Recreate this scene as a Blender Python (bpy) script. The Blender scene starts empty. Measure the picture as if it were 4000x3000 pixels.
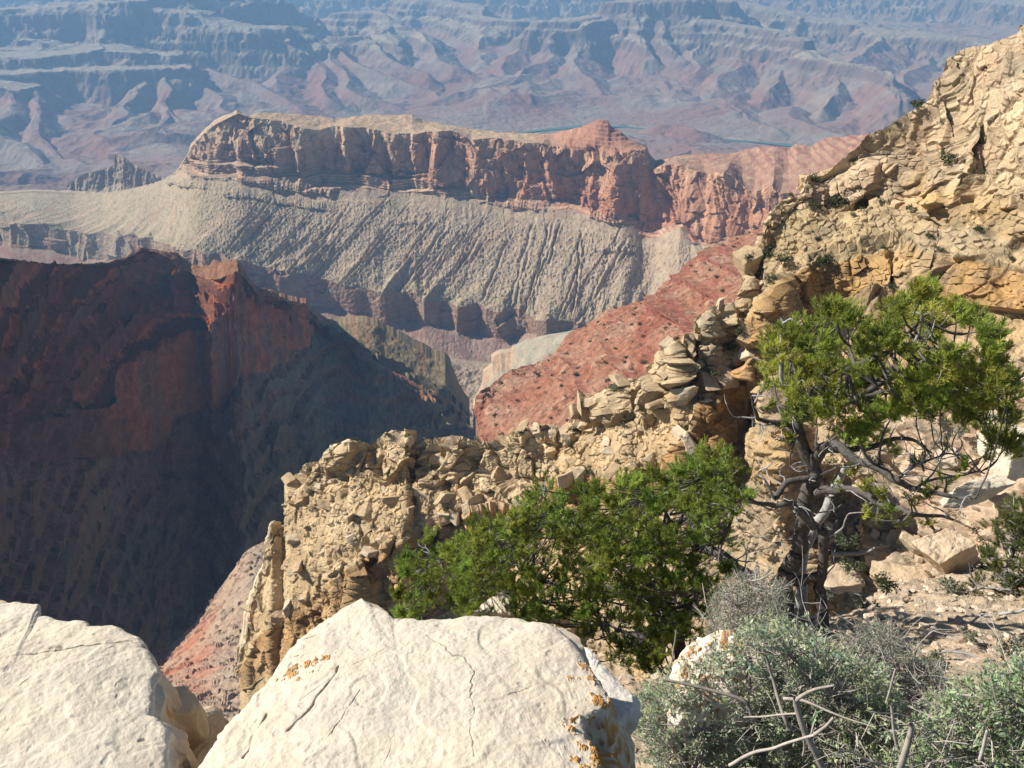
import bpy, math, random
import numpy as np
from mathutils import Vector, Matrix

rng = np.random.default_rng(11)
random.seed(11)
SC = bpy.context.scene
COL = SC.collection
R_ = math.radians

# ------------------------------------------------------------------ camera
PITCH, HFOV = 28.0, 62.0
FPX = 2000.0 / math.tan(R_(HFOV / 2))          # focal length in pixels of the 4000 px wide photograph
cam = bpy.data.cameras.new("camera")
cam.sensor_fit = 'HORIZONTAL'
cam.angle = R_(HFOV)
cam.clip_start = 0.05
cam.clip_end = 80000.0
cam_ob = bpy.data.objects.new("camera", cam)
cam_ob.location = (0, 0, 0)
cam_ob.rotation_euler = (R_(90 - PITCH), 0, 0)
COL.objects.link(cam_ob)
SC.camera = cam_ob

# ------------------------------------------------------------------ world, sun, exposure
SUN_EL, SUN_FRONT = 37.0, 11.0                  # sun to the left of the view, a little beyond
sd = Vector((-math.cos(R_(SUN_EL)) * math.cos(R_(SUN_FRONT)),
             math.cos(R_(SUN_EL)) * math.sin(R_(SUN_FRONT)), math.sin(R_(SUN_EL))))
W = bpy.data.worlds.new("World")
SC.world = W
W.use_nodes = True
nt = W.node_tree
nt.nodes.clear()
sky = nt.nodes.new("ShaderNodeTexSky")
sky.sky_type = 'NISHITA'
sky.sun_disc = False
sky.sun_elevation = R_(SUN_EL)
sky.sun_rotation = math.atan2(sd.x, sd.y)
sky.altitude = 2000
bg = nt.nodes.new("ShaderNodeBackground")
bg.inputs[1].default_value = 0.065
wo = nt.nodes.new("ShaderNodeOutputWorld")
nt.links.new(sky.outputs[0], bg.inputs[0])
nt.links.new(bg.outputs[0], wo.inputs[0])

sun = bpy.data.lights.new("sun", 'SUN')
sun.energy = 5.0
sun.angle = R_(0.53)
sun.color = (1.0, 0.95, 0.86)
sun_ob = bpy.data.objects.new("sun", sun)
sun_ob.rotation_euler = (-sd).to_track_quat('-Z', 'Y').to_euler()
sun_ob.location = (-60, 10, 60)
COL.objects.link(sun_ob)

SC.view_settings.view_transform = 'Standard'
SC.view_settings.look = 'None'
SC.view_settings.gamma = 1.0
SC.view_settings.exposure = 0.6
SC.render.engine = 'CYCLES'
cy = SC.cycles
cy.max_bounces = 4
cy.diffuse_bounces = 2
cy.glossy_bounces = 1
cy.transmission_bounces = 2
cy.transparent_max_bounces = 6
cy.volume_bounces = 0
cy.use_denoising = True
cy.denoiser = 'OPENIMAGEDENOISE'
cy.denoising_input_passes = 'RGB_ALBEDO_NORMAL'
cy.use_adaptive_sampling = False
cy.caustics_reflective = False
cy.caustics_refractive = False

# ------------------------------------------------------------------ where a pixel's ray goes
def ray(px, py):
    X = (np.asarray(px, float) - 2000.0) / FPX
    Y = (1500.0 - np.asarray(py, float)) / FPX
    sp, cp = math.sin(R_(PITCH)), math.cos(R_(PITCH))
    dx, dy, dz = X, cp + Y * sp, -sp + Y * cp
    h = np.sqrt(dx * dx + dy * dy)
    return dx / h, dy / h, -dz / h

def at(px, py, d):
    ux, uy, t = ray(px, py)
    return np.stack([ux * d, uy * d, -t * d], -1)

# ------------------------------------------------------------------ noise
def _h(*idx):
    h = np.zeros(idx[0].shape, np.uint32)
    for i, c in zip(idx, (374761393, 668265263, 2246822519)):
        h = h + i.astype(np.int64).astype(np.uint32) * np.uint32(c)
    h = (h ^ (h >> np.uint32(13))) * np.uint32(1274126177)
    h = h ^ (h >> np.uint32(16))
    h = h * np.uint32(2654435761)
    return h ^ (h >> np.uint32(15))

def _r(h):
    return (h & np.uint32(0xFFFFFF)).astype(np.float32) / np.float32(16777216.0)

def noise2(x, y, seed=0):
    x = np.asarray(x, np.float64) + seed * 17.31
    y = np.asarray(y, np.float64) - seed * 9.77
    x, y = np.broadcast_arrays(x, y)
    ix, iy = np.floor(x), np.floor(y)
    fx, fy = (x - ix).astype(np.float32), (y - iy).astype(np.float32)
    u, v = fx * fx * fx * (fx * (fx * 6 - 15) + 10), fy * fy * fy * (fy * (fy * 6 - 15) + 10)
    out = 0
    for a in (0, 1):
        for b in (0, 1):
            ang = _r(_h(ix + a, iy + b)) * np.float32(2 * math.pi)
            g = np.cos(ang) * (fx - a) + np.sin(ang) * (fy - b)
            out = out + g * (u if a else 1 - u) * (v if b else 1 - v)
    return out * 1.5

def noise3(x, y, z, seed=0):
    x = np.asarray(x, np.float64) + seed * 17.31
    y = np.asarray(y, np.float64) - seed * 9.77
    z = np.asarray(z, np.float64) + seed * 5.13
    ix, iy, iz = np.floor(x), np.floor(y), np.floor(z)
    fx, fy, fz = (x - ix).astype(np.float32), (y - iy).astype(np.float32), (z - iz).astype(np.float32)
    s = lambda t: t * t * t * (t * (t * 6 - 15) + 10)
    u, v, w = s(fx), s(fy), s(fz)
    out = 0
    for a in (0, 1):
        for b in (0, 1):
            for c in (0, 1):
                h = _h(ix + a, iy + b, iz + c)
                gx = _r(h) * 2 - 1
                gy = _r(h * np.uint32(747796405) + np.uint32(1)) * 2 - 1
                gz = _r(h * np.uint32(277803737) + np.uint32(7)) * 2 - 1
                g = gx * (fx - a) + gy * (fy - b) + gz * (fz - c)
                out = out + g * (u if a else 1 - u) * (v if b else 1 - v) * (w if c else 1 - w)
    return out * 1.4

def fbm2(x, y, o=4, seed=0, g=0.5):
    r, a, f = 0, 1.0, 1.0
    for i in range(o):
        r = r + a * noise2(x * f, y * f, seed + i * 3)
        a *= g
        f *= 2.03
    return r

def fbm3(P, scale, o=4, seed=0, g=0.5):
    r, a, f = 0, 1.0, 1.0 / scale
    for i in range(o):
        r = r + a * noise3(P[..., 0] * f, P[..., 1] * f, P[..., 2] * f, seed + i * 3)
        a *= g
        f *= 2.03
    return r

def ridged(x, y, o=3, seed=0, g=0.5):
    """1 on sharp ridge lines, falling to 0 in between"""
    r, a, f, n = 0, 1.0, 1.0, 0
    for i in range(o):
        r = r + a * (1 - np.abs(noise2(x * f, y * f, seed + i * 5)) * 1.9)
        n += a
        a *= g
        f *= 2.1
    return r / n

def worley3(P, size, seed=0):
    """blocky cells: (random per cell, second random, tilt term, border distance)"""
    q = np.asarray(P, np.float64) / np.asarray(size) + seed * 13.7
    i0 = np.floor(q)
    f = (q - i0).astype(np.float32)
    sh = q.shape[:-1]
    d1 = np.full(sh, 9, np.float32)
    d2 = np.full(sh, 9, np.float32)
    hid = np.zeros(sh, np.uint32)
    off = np.zeros(sh + (3,), np.float32)
    for a in (-1, 0, 1):
        for b in (-1, 0, 1):
            for c in (-1, 0, 1):
                h = _h(i0[..., 0] + a, i0[..., 1] + b, i0[..., 2] + c)
                ox = a + _r(h) * 0.9 - f[..., 0]
                oy = b + _r(h * np.uint32(747796405) + np.uint32(1)) * 0.9 - f[..., 1]
                oz = c + _r(h * np.uint32(277803737) + np.uint32(7)) * 0.9 - f[..., 2]
                d = ox * ox + oy * oy + oz * oz
                m = d < d1
                d2 = np.where(m, d1, np.minimum(d2, d))
                d1 = np.where(m, d, d1)
                hid = np.where(m, h, hid)
                off[..., 0] = np.where(m, ox, off[..., 0])
                off[..., 1] = np.where(m, oy, off[..., 1])
                off[..., 2] = np.where(m, oz, off[..., 2])
    r1 = _r(hid * np.uint32(2891336453) + np.uint32(3))
    r2 = _r(hid * np.uint32(1181783497) + np.uint32(5))
    r3 = _r(hid * np.uint32(3266489917) + np.uint32(9))
    tilt = off[..., 0] * (r2 - .5) + off[..., 1] * (r3 - .5) + off[..., 2] * (r1 - .5)
    return r1, r2, tilt * 2, np.sqrt(d2) - np.sqrt(d1)

def sstep(a, b, x):
    t = np.clip((x - a) / (b - a), 0, 1)
    return t * t * (3 - 2 * t)

def gsmooth(a, n):
    if n <= 0:
        return a
    k = np.exp(-0.5 * (np.arange(-3 * n, 3 * n + 1) / n) ** 2)
    k /= k.sum()
    p = np.concatenate([np.full(3 * n, a[0]), a, np.full(3 * n, a[-1])])
    return np.convolve(p, k, 'valid')

# ------------------------------------------------------------------ objects
def tag(o, label=None, cat=None, group=None, kind=None):
    for k, v in (("label", label), ("category", cat), ("group", group), ("kind", kind)):
        if v:
            o[k] = v
    return o

def new_mesh(name, V, F, mat=None, col=None, smooth=False, parent=None, link=True):
    """V (n,3); F (m,4) or (m,3) int arrays"""
    me = bpy.data.meshes.new(name)
    V = np.asarray(V, np.float32)
    F = np.asarray(F, np.int32)
    k = F.shape[1]
    me.vertices.add(len(V))
    me.vertices.foreach_set("co", V.ravel())
    me.loops.add(F.size)
    me.loops.foreach_set("vertex_index", F.ravel())
    me.polygons.add(len(F))
    me.polygons.foreach_set("loop_start", np.arange(0, F.size, k, dtype=np.int32))
    me.polygons.foreach_set("loop_total", np.full(len(F), k, np.int32))
    me.polygons.foreach_set("use_smooth", np.full(len(F), smooth, bool))
    if col is not None:
        at_ = me.color_attributes.new("Col", 'FLOAT_COLOR', 'POINT')
        c = np.ones((len(V), 4), np.float32)
        c[:, :3] = np.clip(col, 0.004, 0.9)
        at_.data.foreach_set("color", c.ravel())
    me.update(calc_edges=True)
    if mat:
        me.materials.append(mat)
    if not link:
        return me
    o = bpy.data.objects.new(name, me)
    COL.objects.link(o)
    if parent:
        o.parent = parent
    return o

def grid_faces(R, N, flip=False, wrap=False):
    i = np.arange(R * N).reshape(R, N)
    if wrap:
        i = np.concatenate([i, i[:, :1]], 1)
    a, b, c, d = i[:-1, :-1], i[:-1, 1:], i[1:, 1:], i[1:, :-1]
    F = np.stack([a, d, c, b] if not flip else [a, b, c, d], -1).reshape(-1, 4)
    return F

def empty(name, loc):
    o = bpy.data.objects.new(name, None)
    o.empty_display_size = 0.2
    o.location = loc
    COL.objects.link(o)
    return o

# ------------------------------------------------------------------ materials
def rock_mat(name, scale=1.0, bump=0.5, mott=0.35, rough=0.92, detail=8.0, speck=None, fine=0.12, dist=None):
    """albedo from the strata colours of the mesh, broken up by noise in metres; bump at the same scale"""
    m = bpy.data.materials.new(name)
    m.use_nodes = True
    n, l = m.node_tree.nodes, m.node_tree.links
    n.clear()
    out = n.new("ShaderNodeOutputMaterial")
    b = n.new("ShaderNodeBsdfPrincipled")
    b.inputs["Roughness"].default_value = rough
    b.inputs["Specular IOR Level"].default_value = 0.15
    l.new(b.outputs[0], out.inputs[0])
    att = n.new("ShaderNodeVertexColor")
    att.layer_name = "Col"
    tc = n.new("ShaderNodeNewGeometry")
    n1 = n.new("ShaderNodeTexNoise")
    n1.inputs["Scale"].default_value = 1.0 / scale
    n1.inputs["Detail"].default_value = detail
    n1.inputs["Roughness"].default_value = 0.65
    l.new(tc.outputs["Position"], n1.inputs["Vector"])
    n2 = n.new("ShaderNodeTexNoise")
    n2.inputs["Scale"].default_value = 1.0 / (scale * fine)
    n2.inputs["Detail"].default_value = 4.0
    n2.inputs["Roughness"].default_value = 0.7
    l.new(tc.outputs["Position"], n2.inputs["Vector"])
    mr = n.new("ShaderNodeMapRange")
    mr.inputs[1].default_value = 0.3
    mr.inputs[2].default_value = 0.7
    mr.inputs[3].default_value = 1 - mott
    mr.inputs[4].default_value = 1 + mott
    l.new(n1.outputs[0], mr.inputs[0])
    mr2 = n.new("ShaderNodeMapRange")
    mr2.inputs[1].default_value = 0.3
    mr2.inputs[2].default_value = 0.7
    mr2.inputs[3].default_value = 1 - mott * 0.7
    mr2.inputs[4].default_value = 1 + mott * 0.7
    l.new(n2.outputs[0], mr2.inputs[0])
    mu = n.new("ShaderNodeMath")
    mu.operation = 'MULTIPLY'
    l.new(mr.outputs[0], mu.inputs[0])
    l.new(mr2.outputs[0], mu.inputs[1])
    vm = n.new("ShaderNodeVectorMath")
    vm.operation = 'SCALE'
    l.new(att.outputs[0], vm.inputs[0])
    l.new(mu.outputs[0], vm.inputs["Scale"])
    colout = vm.outputs[0]
    if speck:                                   # dark low scrub dotted over far slopes
        vo = n.new("ShaderNodeTexVoronoi")
        vo.inputs["Scale"].default_value = 1.0 / speck[0]
        l.new(tc.outputs["Position"], vo.inputs["Vector"])
        lt = n.new("ShaderNodeMath")
        lt.operation = 'LESS_THAN'
        lt.inputs[1].default_value = speck[1]
        l.new(vo.outputs["Distance"], lt.inputs[0])
        mx = n.new("ShaderNodeMix")
        mx.data_type = 'RGBA'
        mx.inputs[7].default_value = (*speck[2], 1)
        l.new(lt.outputs[0], mx.inputs[0])
        l.new(colout, mx.inputs[6])
        colout = mx.outputs[2]
    l.new(colout, b.inputs["Base Color"])
    bp = n.new("ShaderNodeBump")
    bp.inputs["Strength"].default_value = bump
    bp.inputs["Distance"].default_value = dist or scale * 0.25
    l.new(n1.outputs[0], bp.inputs["Height"])
    bp2 = n.new("ShaderNodeBump")
    bp2.inputs["Strength"].default_value = bump * 0.8
    bp2.inputs["Distance"].default_value = (dist or scale * 0.25) * fine * 1.6
    l.new(n2.outputs[0], bp2.inputs["Height"])
    l.new(bp.outputs[0], bp2.inputs["Normal"])
    l.new(bp2.outputs[0], b.inputs["Normal"])
    return m

def plain_mat(name, colr, rough=0.8, var=0.25, scale=0.05, trans=0.0, spec=0.2, bump=0.0, attr=False):
    m = bpy.data.materials.new(name)
    m.use_nodes = True
    n, l = m.node_tree.nodes, m.node_tree.links
    b = n["Principled BSDF"]
    b.inputs["Roughness"].default_value = rough
    b.inputs["Specular IOR Level"].default_value = spec
    tc = n.new("ShaderNodeNewGeometry")
    n1 = n.new("ShaderNodeTexNoise")
    n1.inputs["Scale"].default_value = 1.0 / scale
    n1.inputs["Detail"].default_value = 5.0
    l.new(tc.outputs["Position"], n1.inputs["Vector"])
    mr = n.new("ShaderNodeMapRange")
    mr.inputs[1].default_value = 0.3
    mr.inputs[2].default_value = 0.7
    mr.inputs[3].default_value = 1 - var
    mr.inputs[4].default_value = 1 + var
    l.new(n1.outputs[0], mr.inputs[0])
    vm = n.new("ShaderNodeVectorMath")
    vm.operation = 'SCALE'
    if attr:
        at_ = n.new("ShaderNodeVertexColor")
        at_.layer_name = "Col"
        l.new(at_.outputs[0], vm.inputs[0])
    else:
        vm.inputs[0].default_value = colr
    l.new(mr.outputs[0], vm.inputs["Scale"])
    l.new(vm.outputs[0], b.inputs["Base Color"])
    if bump:
        bp = n.new("ShaderNodeBump")
        bp.inputs["Strength"].default_value = bump
        bp.inputs["Distance"].default_value = scale * 0.4
        l.new(n1.outputs[0], bp.inputs["Height"])
        l.new(bp.outputs[0], b.inputs["Normal"])
    if trans:
        tr = n.new("ShaderNodeBsdfTranslucent")
        l.new(vm.outputs[0], tr.inputs[0])
        ms = n.new("ShaderNodeMixShader")
        ms.inputs[0].default_value = trans
        l.new(b.outputs[0], ms.inputs[1])
        l.new(tr.outputs[0], ms.inputs[2])
        l.new(ms.outputs[0], n["Material Output"].inputs[0])
    return m

# ------------------------------------------------------------------ strata sheets
def L(xs, pts):
    p = np.array(pts, float)
    return np.interp(xs, p[:, 0], p[:, 1])

def val(xs, v):
    if isinstance(v, np.ndarray):
        return v
    return np.full(len(xs), float(v)) if np.isscalar(v) else L(xs, v)

def sheet(xs, rows):
    """rows from far to near: y = line in the view; distance by d=, z= or slope s= (degrees) from the row before,
    or off=(dd, dz) metres behind/below the next row. n = steps down to this row. Returns P, band, frac."""
    res, nn = [], []
    d = None
    for r in rows:
        y = val(xs, r['y']) if 'y' in r else None
        if 'd' in r:
            d = val(xs, r['d'])
        elif 'z' in r:
            d = -val(xs, r['z']) / ray(xs, y)[2]
        elif 's' in r:
            t1 = ray(xs, yp)[2]
            t2 = ray(xs, y)[2]
            ts = np.tan(np.radians(val(xs, r['s'])))
            d = d * (ts + t1) / (ts + np.maximum(t2, t1))
        if r.get('sm'):
            d = gsmooth(d, r['sm'])
        res.append(at(xs, y, d))
        nn.append(r.get('n', 1))
        yp = y
    P, B, Fr = [], [], []
    for k in range(len(res) - 1):
        n = nn[k + 1]
        for j in range(n):
            f = j / n
            P.append(res[k] * (1 - f) + res[k + 1] * f)
            B.append(k)
            Fr.append(f)
    P.append(res[-1]); B.append(len(res) - 2); Fr.append(1.0)
    return np.array(P), np.array(B), np.array(Fr), res

def proj(P):
    sp, cp = math.sin(R_(PITCH)), math.cos(R_(PITCH))
    f = P[..., 1] * cp - P[..., 2] * sp
    u = P[..., 1] * sp + P[..., 2] * cp
    return 2000 + FPX * P[..., 0] / f, 1500 - FPX * u / f

def ledges(P, lines, A, H, up=60, jw=12, seed=0):
    """rock bands known from the view: ground bulges out above each line and drops as a jointed little cliff below it"""
    px, py = proj(P)
    h = np.zeros(px.shape)
    dark = np.zeros(px.shape)
    for k, (ln, a, hh) in enumerate(lines):
        ln = np.array(ln, float)
        x = px + 2.5 * noise2(py / 18, px / 40, seed + k)
        v = py - np.interp(x, ln[:, 0], ln[:, 1]) - 7 * noise2(px / 22, px * 0, seed + 40 + k)
        w = sstep(ln[0, 0] - 4, ln[0, 0] + 12, x) * sstep(ln[-1, 0] + 4, ln[-1, 0] - 12, x)
        cell = np.floor(x / jw + .3 * noise2(py / 30, px * 0, seed + 60 + k))
        jit = .55 + .9 * (_r(_h(cell, cell * 0 + k)))
        edge = np.abs(x / jw - np.floor(x / jw) - .5) * 2
        jit = jit * (1 - .5 * sstep(.75, 1, edge))
        h += A * a * w * jit * sstep(-up, -3, v) * (1 - sstep(0, H * hh, v))
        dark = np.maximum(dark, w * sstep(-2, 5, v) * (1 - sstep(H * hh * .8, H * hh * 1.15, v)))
    return h, dark

def normals(P):
    du = np.gradient(P, axis=1)
    dv = np.gradient(P, axis=0)
    n = np.cross(dv, du)
    n /= np.linalg.norm(n, axis=-1, keepdims=True) + 1e-9
    s = np.sign(np.sum(n * -P, -1).mean())
    return n * s

def hnorm(res_row, sm=20):
    """horizontal outward (towards the viewer) direction along a row and arc length"""
    p = res_row
    t = np.gradient(p[:, :2], axis=0)
    for k in (0, 1):
        t[:, k] = gsmooth(t[:, k], sm)
    t /= np.linalg.norm(t, axis=1, keepdims=True)
    n = np.stack([t[:, 1], -t[:, 0]], 1)
    n *= np.sign(np.sum(n * -p[:, :2]))
    s = np.concatenate([[0], np.cumsum(np.linalg.norm(np.diff(p[:, :2], axis=0), axis=1))])
    return n, s

def mix(a, b, t):
    t = np.clip(t, 0, 1)[..., None]
    return np.asarray(a) * (1 - t) + np.asarray(b) * t

def skirt(P, dd, dz, side=True):
    """adds a back row behind the first row and a foot below the last, so the landform has depth"""
    b = P[0].copy()
    u = b[:, :2] / np.linalg.norm(b[:, :2], axis=1, keepdims=True)
    k1 = b.copy(); k1[:, :2] += u * dd * 0.25; k1[:, 2] += dz * 0.12
    k2 = b.copy(); k2[:, :2] += u * dd; k2[:, 2] += dz
    return np.concatenate([k2[None], k1[None], P], 0)

def land(name, P, col, mat, kind='structure', smooth=False):
    R, N = P.shape[:2]
    o = new_mesh(name, P.reshape(-1, 3), grid_faces(R, N), mat, col.reshape(-1, 3), smooth)
    tag(o, kind=kind)
    return o
# ================================================================== the far inner canyon (one height field)
M_far = rock_mat("far_canyon_rock", scale=140, bump=0.5, mott=0.16, fine=0.2)
RIV = np.array([(r[0], r[1]) for r in
                (at(np.array([1500, 1870, 2100, 2290, 2450, 2640, 2800, 2960, 3150, 3500.]),
                    np.array([520, 545, 510, 492, 496, 520, 545, 556, 575, 600.]), 1.0))])
_rx, _ry, _rt = ray(np.array([1500, 1870, 2100, 2290, 2450, 2640, 2800, 2960, 3150, 3500.]),
                    np.array([520, 545, 510, 492, 496, 520, 545, 556, 575, 600.]))
RIVZ = -1440.0
RIV = np.stack([_rx * (-RIVZ / _rt), _ry * (-RIVZ / _rt)], 1)

def polydist(X, Y, pts):
    """distance to a 3-D crest polyline, the crest height at the nearest point, signed side"""
    best = np.full(X.shape, 1e9, np.float32)
    zb = np.zeros(X.shape, np.float32)
    for (x0, y0, z0), (x1, y1, z1) in zip(pts[:-1], pts[1:]):
        dx, dy = x1 - x0, y1 - y0
        L2 = dx * dx + dy * dy + 1e-6
        t = np.clip(((X - x0) * dx + (Y - y0) * dy) / L2, 0, 1)
        d = np.hypot(X - x0 - t * dx, Y - y0 - t * dy)
        z = z0 + t * (z1 - z0)
        better = (z - 0.55 * d) > (zb - 0.55 * best)
        best = np.where(better, d, best)
        zb = np.where(better, z, zb)
    return best, zb

# crest lines: (px, py, distance)
FAR = [
    # wall on the left with its rim near the top of the frame, and the buttress in front of it   (slope, length, half width, line)
    (1.10, 500, 200, [(-900, 62, 10600), (0, 44, 10300), (350, 20, 10150), (700, 0, 10300), (1000, -30, 10900)]),
    (0.80, 400, 60, [(365, 30, 10100), (385, 95, 9800), (400, 160, 9450)]),
    (0.75, 400, 120, [(-200, 190, 9700), (60, 200, 9450), (110, 168, 9600), (200, 180, 9550)]),
    # bench with the small lit peak
    (0.95, 400, 200, [(-300, 230, 9100), (110, 225, 9050), (290, 205, 9100), (400, 168, 9400), (480, 205, 9100), (640, 215, 9000)]),
    (0.95, 400, 160, [(-200, 280, 8650), (100, 285, 8600), (300, 285, 8600), (500, 275, 8650), (660, 272, 8700)]),
    (1.00, 400, 30, [(500, 300, 8500), (515, 340, 8250), (470, 420, 7700), (440, 520, 7000), (470, 640, 6300)]),
    (1.00, 400, 20, [(600, 300, 8500), (650, 420, 7700), (690, 520, 7000), (740, 640, 6400)]),
    (0.90, 400, 10, [(640, 420, 7700), (740, 470, 7400), (800, 510, 7150)]),
    (1.00, 400, 120, [(-300, 330, 8300), (-20, 335, 8250), (90, 350, 8100)]),
    (0.90, 400, 20, [(130, 362, 8000), (130, 440, 7500), (180, 560, 6800), (240, 680, 6200)]),
    (0.80, 400, 20, [(20, 345, 8150), (10, 450, 7400), (60, 600, 6500), (130, 730, 5900)]),
    # gentle spurs in the middle left
    (0.45, 500, 0, [(830, 262, 9000), (960, 320, 8600), (1090, 390, 8000), (1180, 440, 7700)]),
    (0.45, 500, 0, [(760, 320, 8700), (850, 400, 8000), (960, 470, 7400)]),
    # dark wall in the middle and its bench
    (1.00, 500, 140, [(560, 30, 10200), (700, 50, 10000), (800, 75, 9800), (960, 108, 9600), (1080, 110, 9600)]),
    (0.95, 400, 60, [(1000, 128, 9500), (1130, 112, 9700), (1210, 125, 9650)]),
    # butte with the flat lit top and its fan of ridges
    (0.90, 400, 110, [(1160, 190, 9550), (1230, 188, 9600), (1300, 186, 9600)]),
    (1.10, 300, 60, [(1320, 152, 9850), (1400, 150, 9850), (1430, 172, 9700)]),
    (0.50, 500, 0, [(1300, 205, 9450), (1340, 290, 8800), (1400, 350, 8350), (1480, 395, 8050), (1600, 430, 7800)]),
    (0.55, 500, 0, [(1160, 215, 9400), (1110, 260, 9050), (1050, 320, 8550)]),
    (0.62, 500, 0, [(1320, 200, 9500), (1430, 250, 9100), (1560, 310, 8650), (1680, 360, 8300), (1740, 420, 7900)]),
    (0.40, 500, 0, [(1240, 210, 9400), (1230, 300, 8750), (1260, 390, 8050)]),
    (0.70, 400, 0, [(1430, 170, 9700), (1540, 230, 9200), (1660, 290, 8800)]),
    # ridges between the butte and the big dark ridge
    (0.70, 400, 40, [(1300, 60, 11400), (1480, 45, 11500), (1530, 88, 10900), (1500, 140, 10300), (1560, 200, 9700)]),
    (0.55, 400, 0, [(1530, 88, 10900), (1640, 130, 10400), (1700, 200, 9700), (1800, 260, 9100)]),
    (0.80, 400, 120, [(1600, -10, 13000), (1800, 20, 12400), (1900, 80, 11400), (1980, 88, 11200)]),
    (0.45, 500, 0, [(1900, 100, 11100), (1860, 170, 10300), (1900, 240, 9600)]),
    (0.45, 500, 0, [(2010, 150, 10400), (1980, 230, 9500), (1990, 290, 9000)]),
    # the big dark ridge with its lit bench
    (1.10, 500, 60, [(2600, -30, 10900), (2480, 5, 10750), (2400, 38, 10500)]),
    (1.20, 450, 150, [(2330, 70, 10350), (2230, 86, 10200), (2100, 95, 10250)]),
    (1.20, 450, 60, [(2400, 80, 10300), (2280, 115, 10000), (2170, 125, 9950), (2150, 148, 9850)]),
    (1.15, 600, 120, [(2440, 25, 10550), (2600, -10, 10750), (2720, -15, 10850), (2800, 15, 10800)]),
    (1.00, 450, 20, [(2520, 90, 10300), (2535, 150, 9950), (2570, 220, 9500)]),
    (1.00, 450, 20, [(2600, 90, 10350), (2620, 150, 9950), (2660, 230, 9450)]),
    (0.50, 500, 0, [(2150, 160, 10050), (2120, 220, 9500), (2060, 300, 8850), (2000, 360, 8350)]),
    (0.50, 500, 0, [(2220, 150, 10100), (2240, 230, 9400), (2310, 310, 8750), (2350, 370, 8300)]),
    # striped ridge on the right
    (1.05, 450, 110, [(2745, 84, 10250), (2880, 112, 9950), (3040, 142, 9600), (3110, 162, 9400)]),
    (0.95, 450, 50, [(3160, 205, 9100), (3330, 255, 8700), (3480, 300, 8300), (3560, 390, 7700)]),
    (0.42, 500, 0, [(2745, 110, 10550), (2700, 220, 9600), (2690, 290, 9000)]),
    (0.42, 500, 0, [(2900, 130, 10300), (2860, 220, 9500), (2800, 330, 8650)]),
    (0.70, 400, 0, [(3080, 170, 9850), (3070, 240, 9300), (3010, 350, 8450)]),
    (0.70, 400, 0, [(3300, 270, 8900), (3270, 340, 8350), (3220, 430, 7750)]),
    # far pale walls behind
    (0.90, 600, 200, [(2750, -40, 13200), (3050, 48, 12100), (3270, 90, 11700), (3480, 128, 11300), (3700, 150, 11100), (4000, 190, 11000), (4400, 230, 11000)]),
    (0.50, 500, 0, [(3050, 60, 11900), (3000, 110, 11300), (3060, 170, 10500)]),
    (0.55, 500, 0, [(3480, 140, 11200), (3400, 190, 10500), (3330, 240, 9800)]),
    (0.55, 500, 0, [(3700, 160, 11900), (3600, 250, 10400), (3540, 330, 9300)]),
    (0.80, 700, 400, [(2800, -120, 17500), (3300, -40, 16500), (3900, 5, 16000), (4500, 60, 15500)]),
    (0.80, 700, 400, [(-900, -60, 15500), (300, -70, 15000), (1200, -60, 15500), (2000, -40, 15500), (2600, -60, 16500)]),
    # low red hills around the river
    (0.30, 500, 0, [(1500, 440, 7600), (1700, 470, 7400), (1800, 500, 7150)]),
    (0.40, 350, 0, [(1920, 440, 7900), (2020, 470, 7600), (2080, 480, 7500)]),
    (0.34, 450, 0, [(1950, 360, 8500), (2130, 400, 8250), (2200, 440, 7900), (2260, 470, 7600)]),
    (0.34, 450, 0, [(2300, 330, 8700), (2420, 400, 8150), (2500, 450, 7800)]),
    (0.34, 450, 0, [(2560, 320, 8800), (2650, 400, 8200), (2760, 470, 7600)]),
    (0.34, 450, 0, [(2800, 380, 8300), (2900, 450, 7700), (3000, 500, 7250)]),
    (0.34, 450, 0, [(3050, 420, 7900), (3150, 480, 7400), (3300, 520, 7100)]),
    (0.42, 300, 0, [(2560, 500, 6900), (2620, 495, 6900), (2700, 520, 6700)]),
    (0.35, 300, 0, [(2230, 560, 6500), (2450, 560, 6400), (2650, 580, 6200)]),
    (0.35, 300, 0, [(2500, 640, 5600), (2750, 575, 6100), (2950, 600, 5900)]),
]

def blur2(a, kr, kc):
    for ax, k in ((0, kr), (1, kc)):
        for _ in range(2):
            pw = [(k, k) if i == ax else (0, 0) for i in (0, 1)]
            c = np.cumsum(np.pad(a, pw, 'edge'), axis=ax, dtype=np.float64)
            n_ = 2 * k + 1
            c = np.concatenate([np.zeros_like(np.take(c, [0], ax)), c], ax)
            a = (np.take(c, range(n_, c.shape[ax]), ax) - np.take(c, range(0, c.shape[ax] - n_), ax)) / n_
    return a

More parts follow.
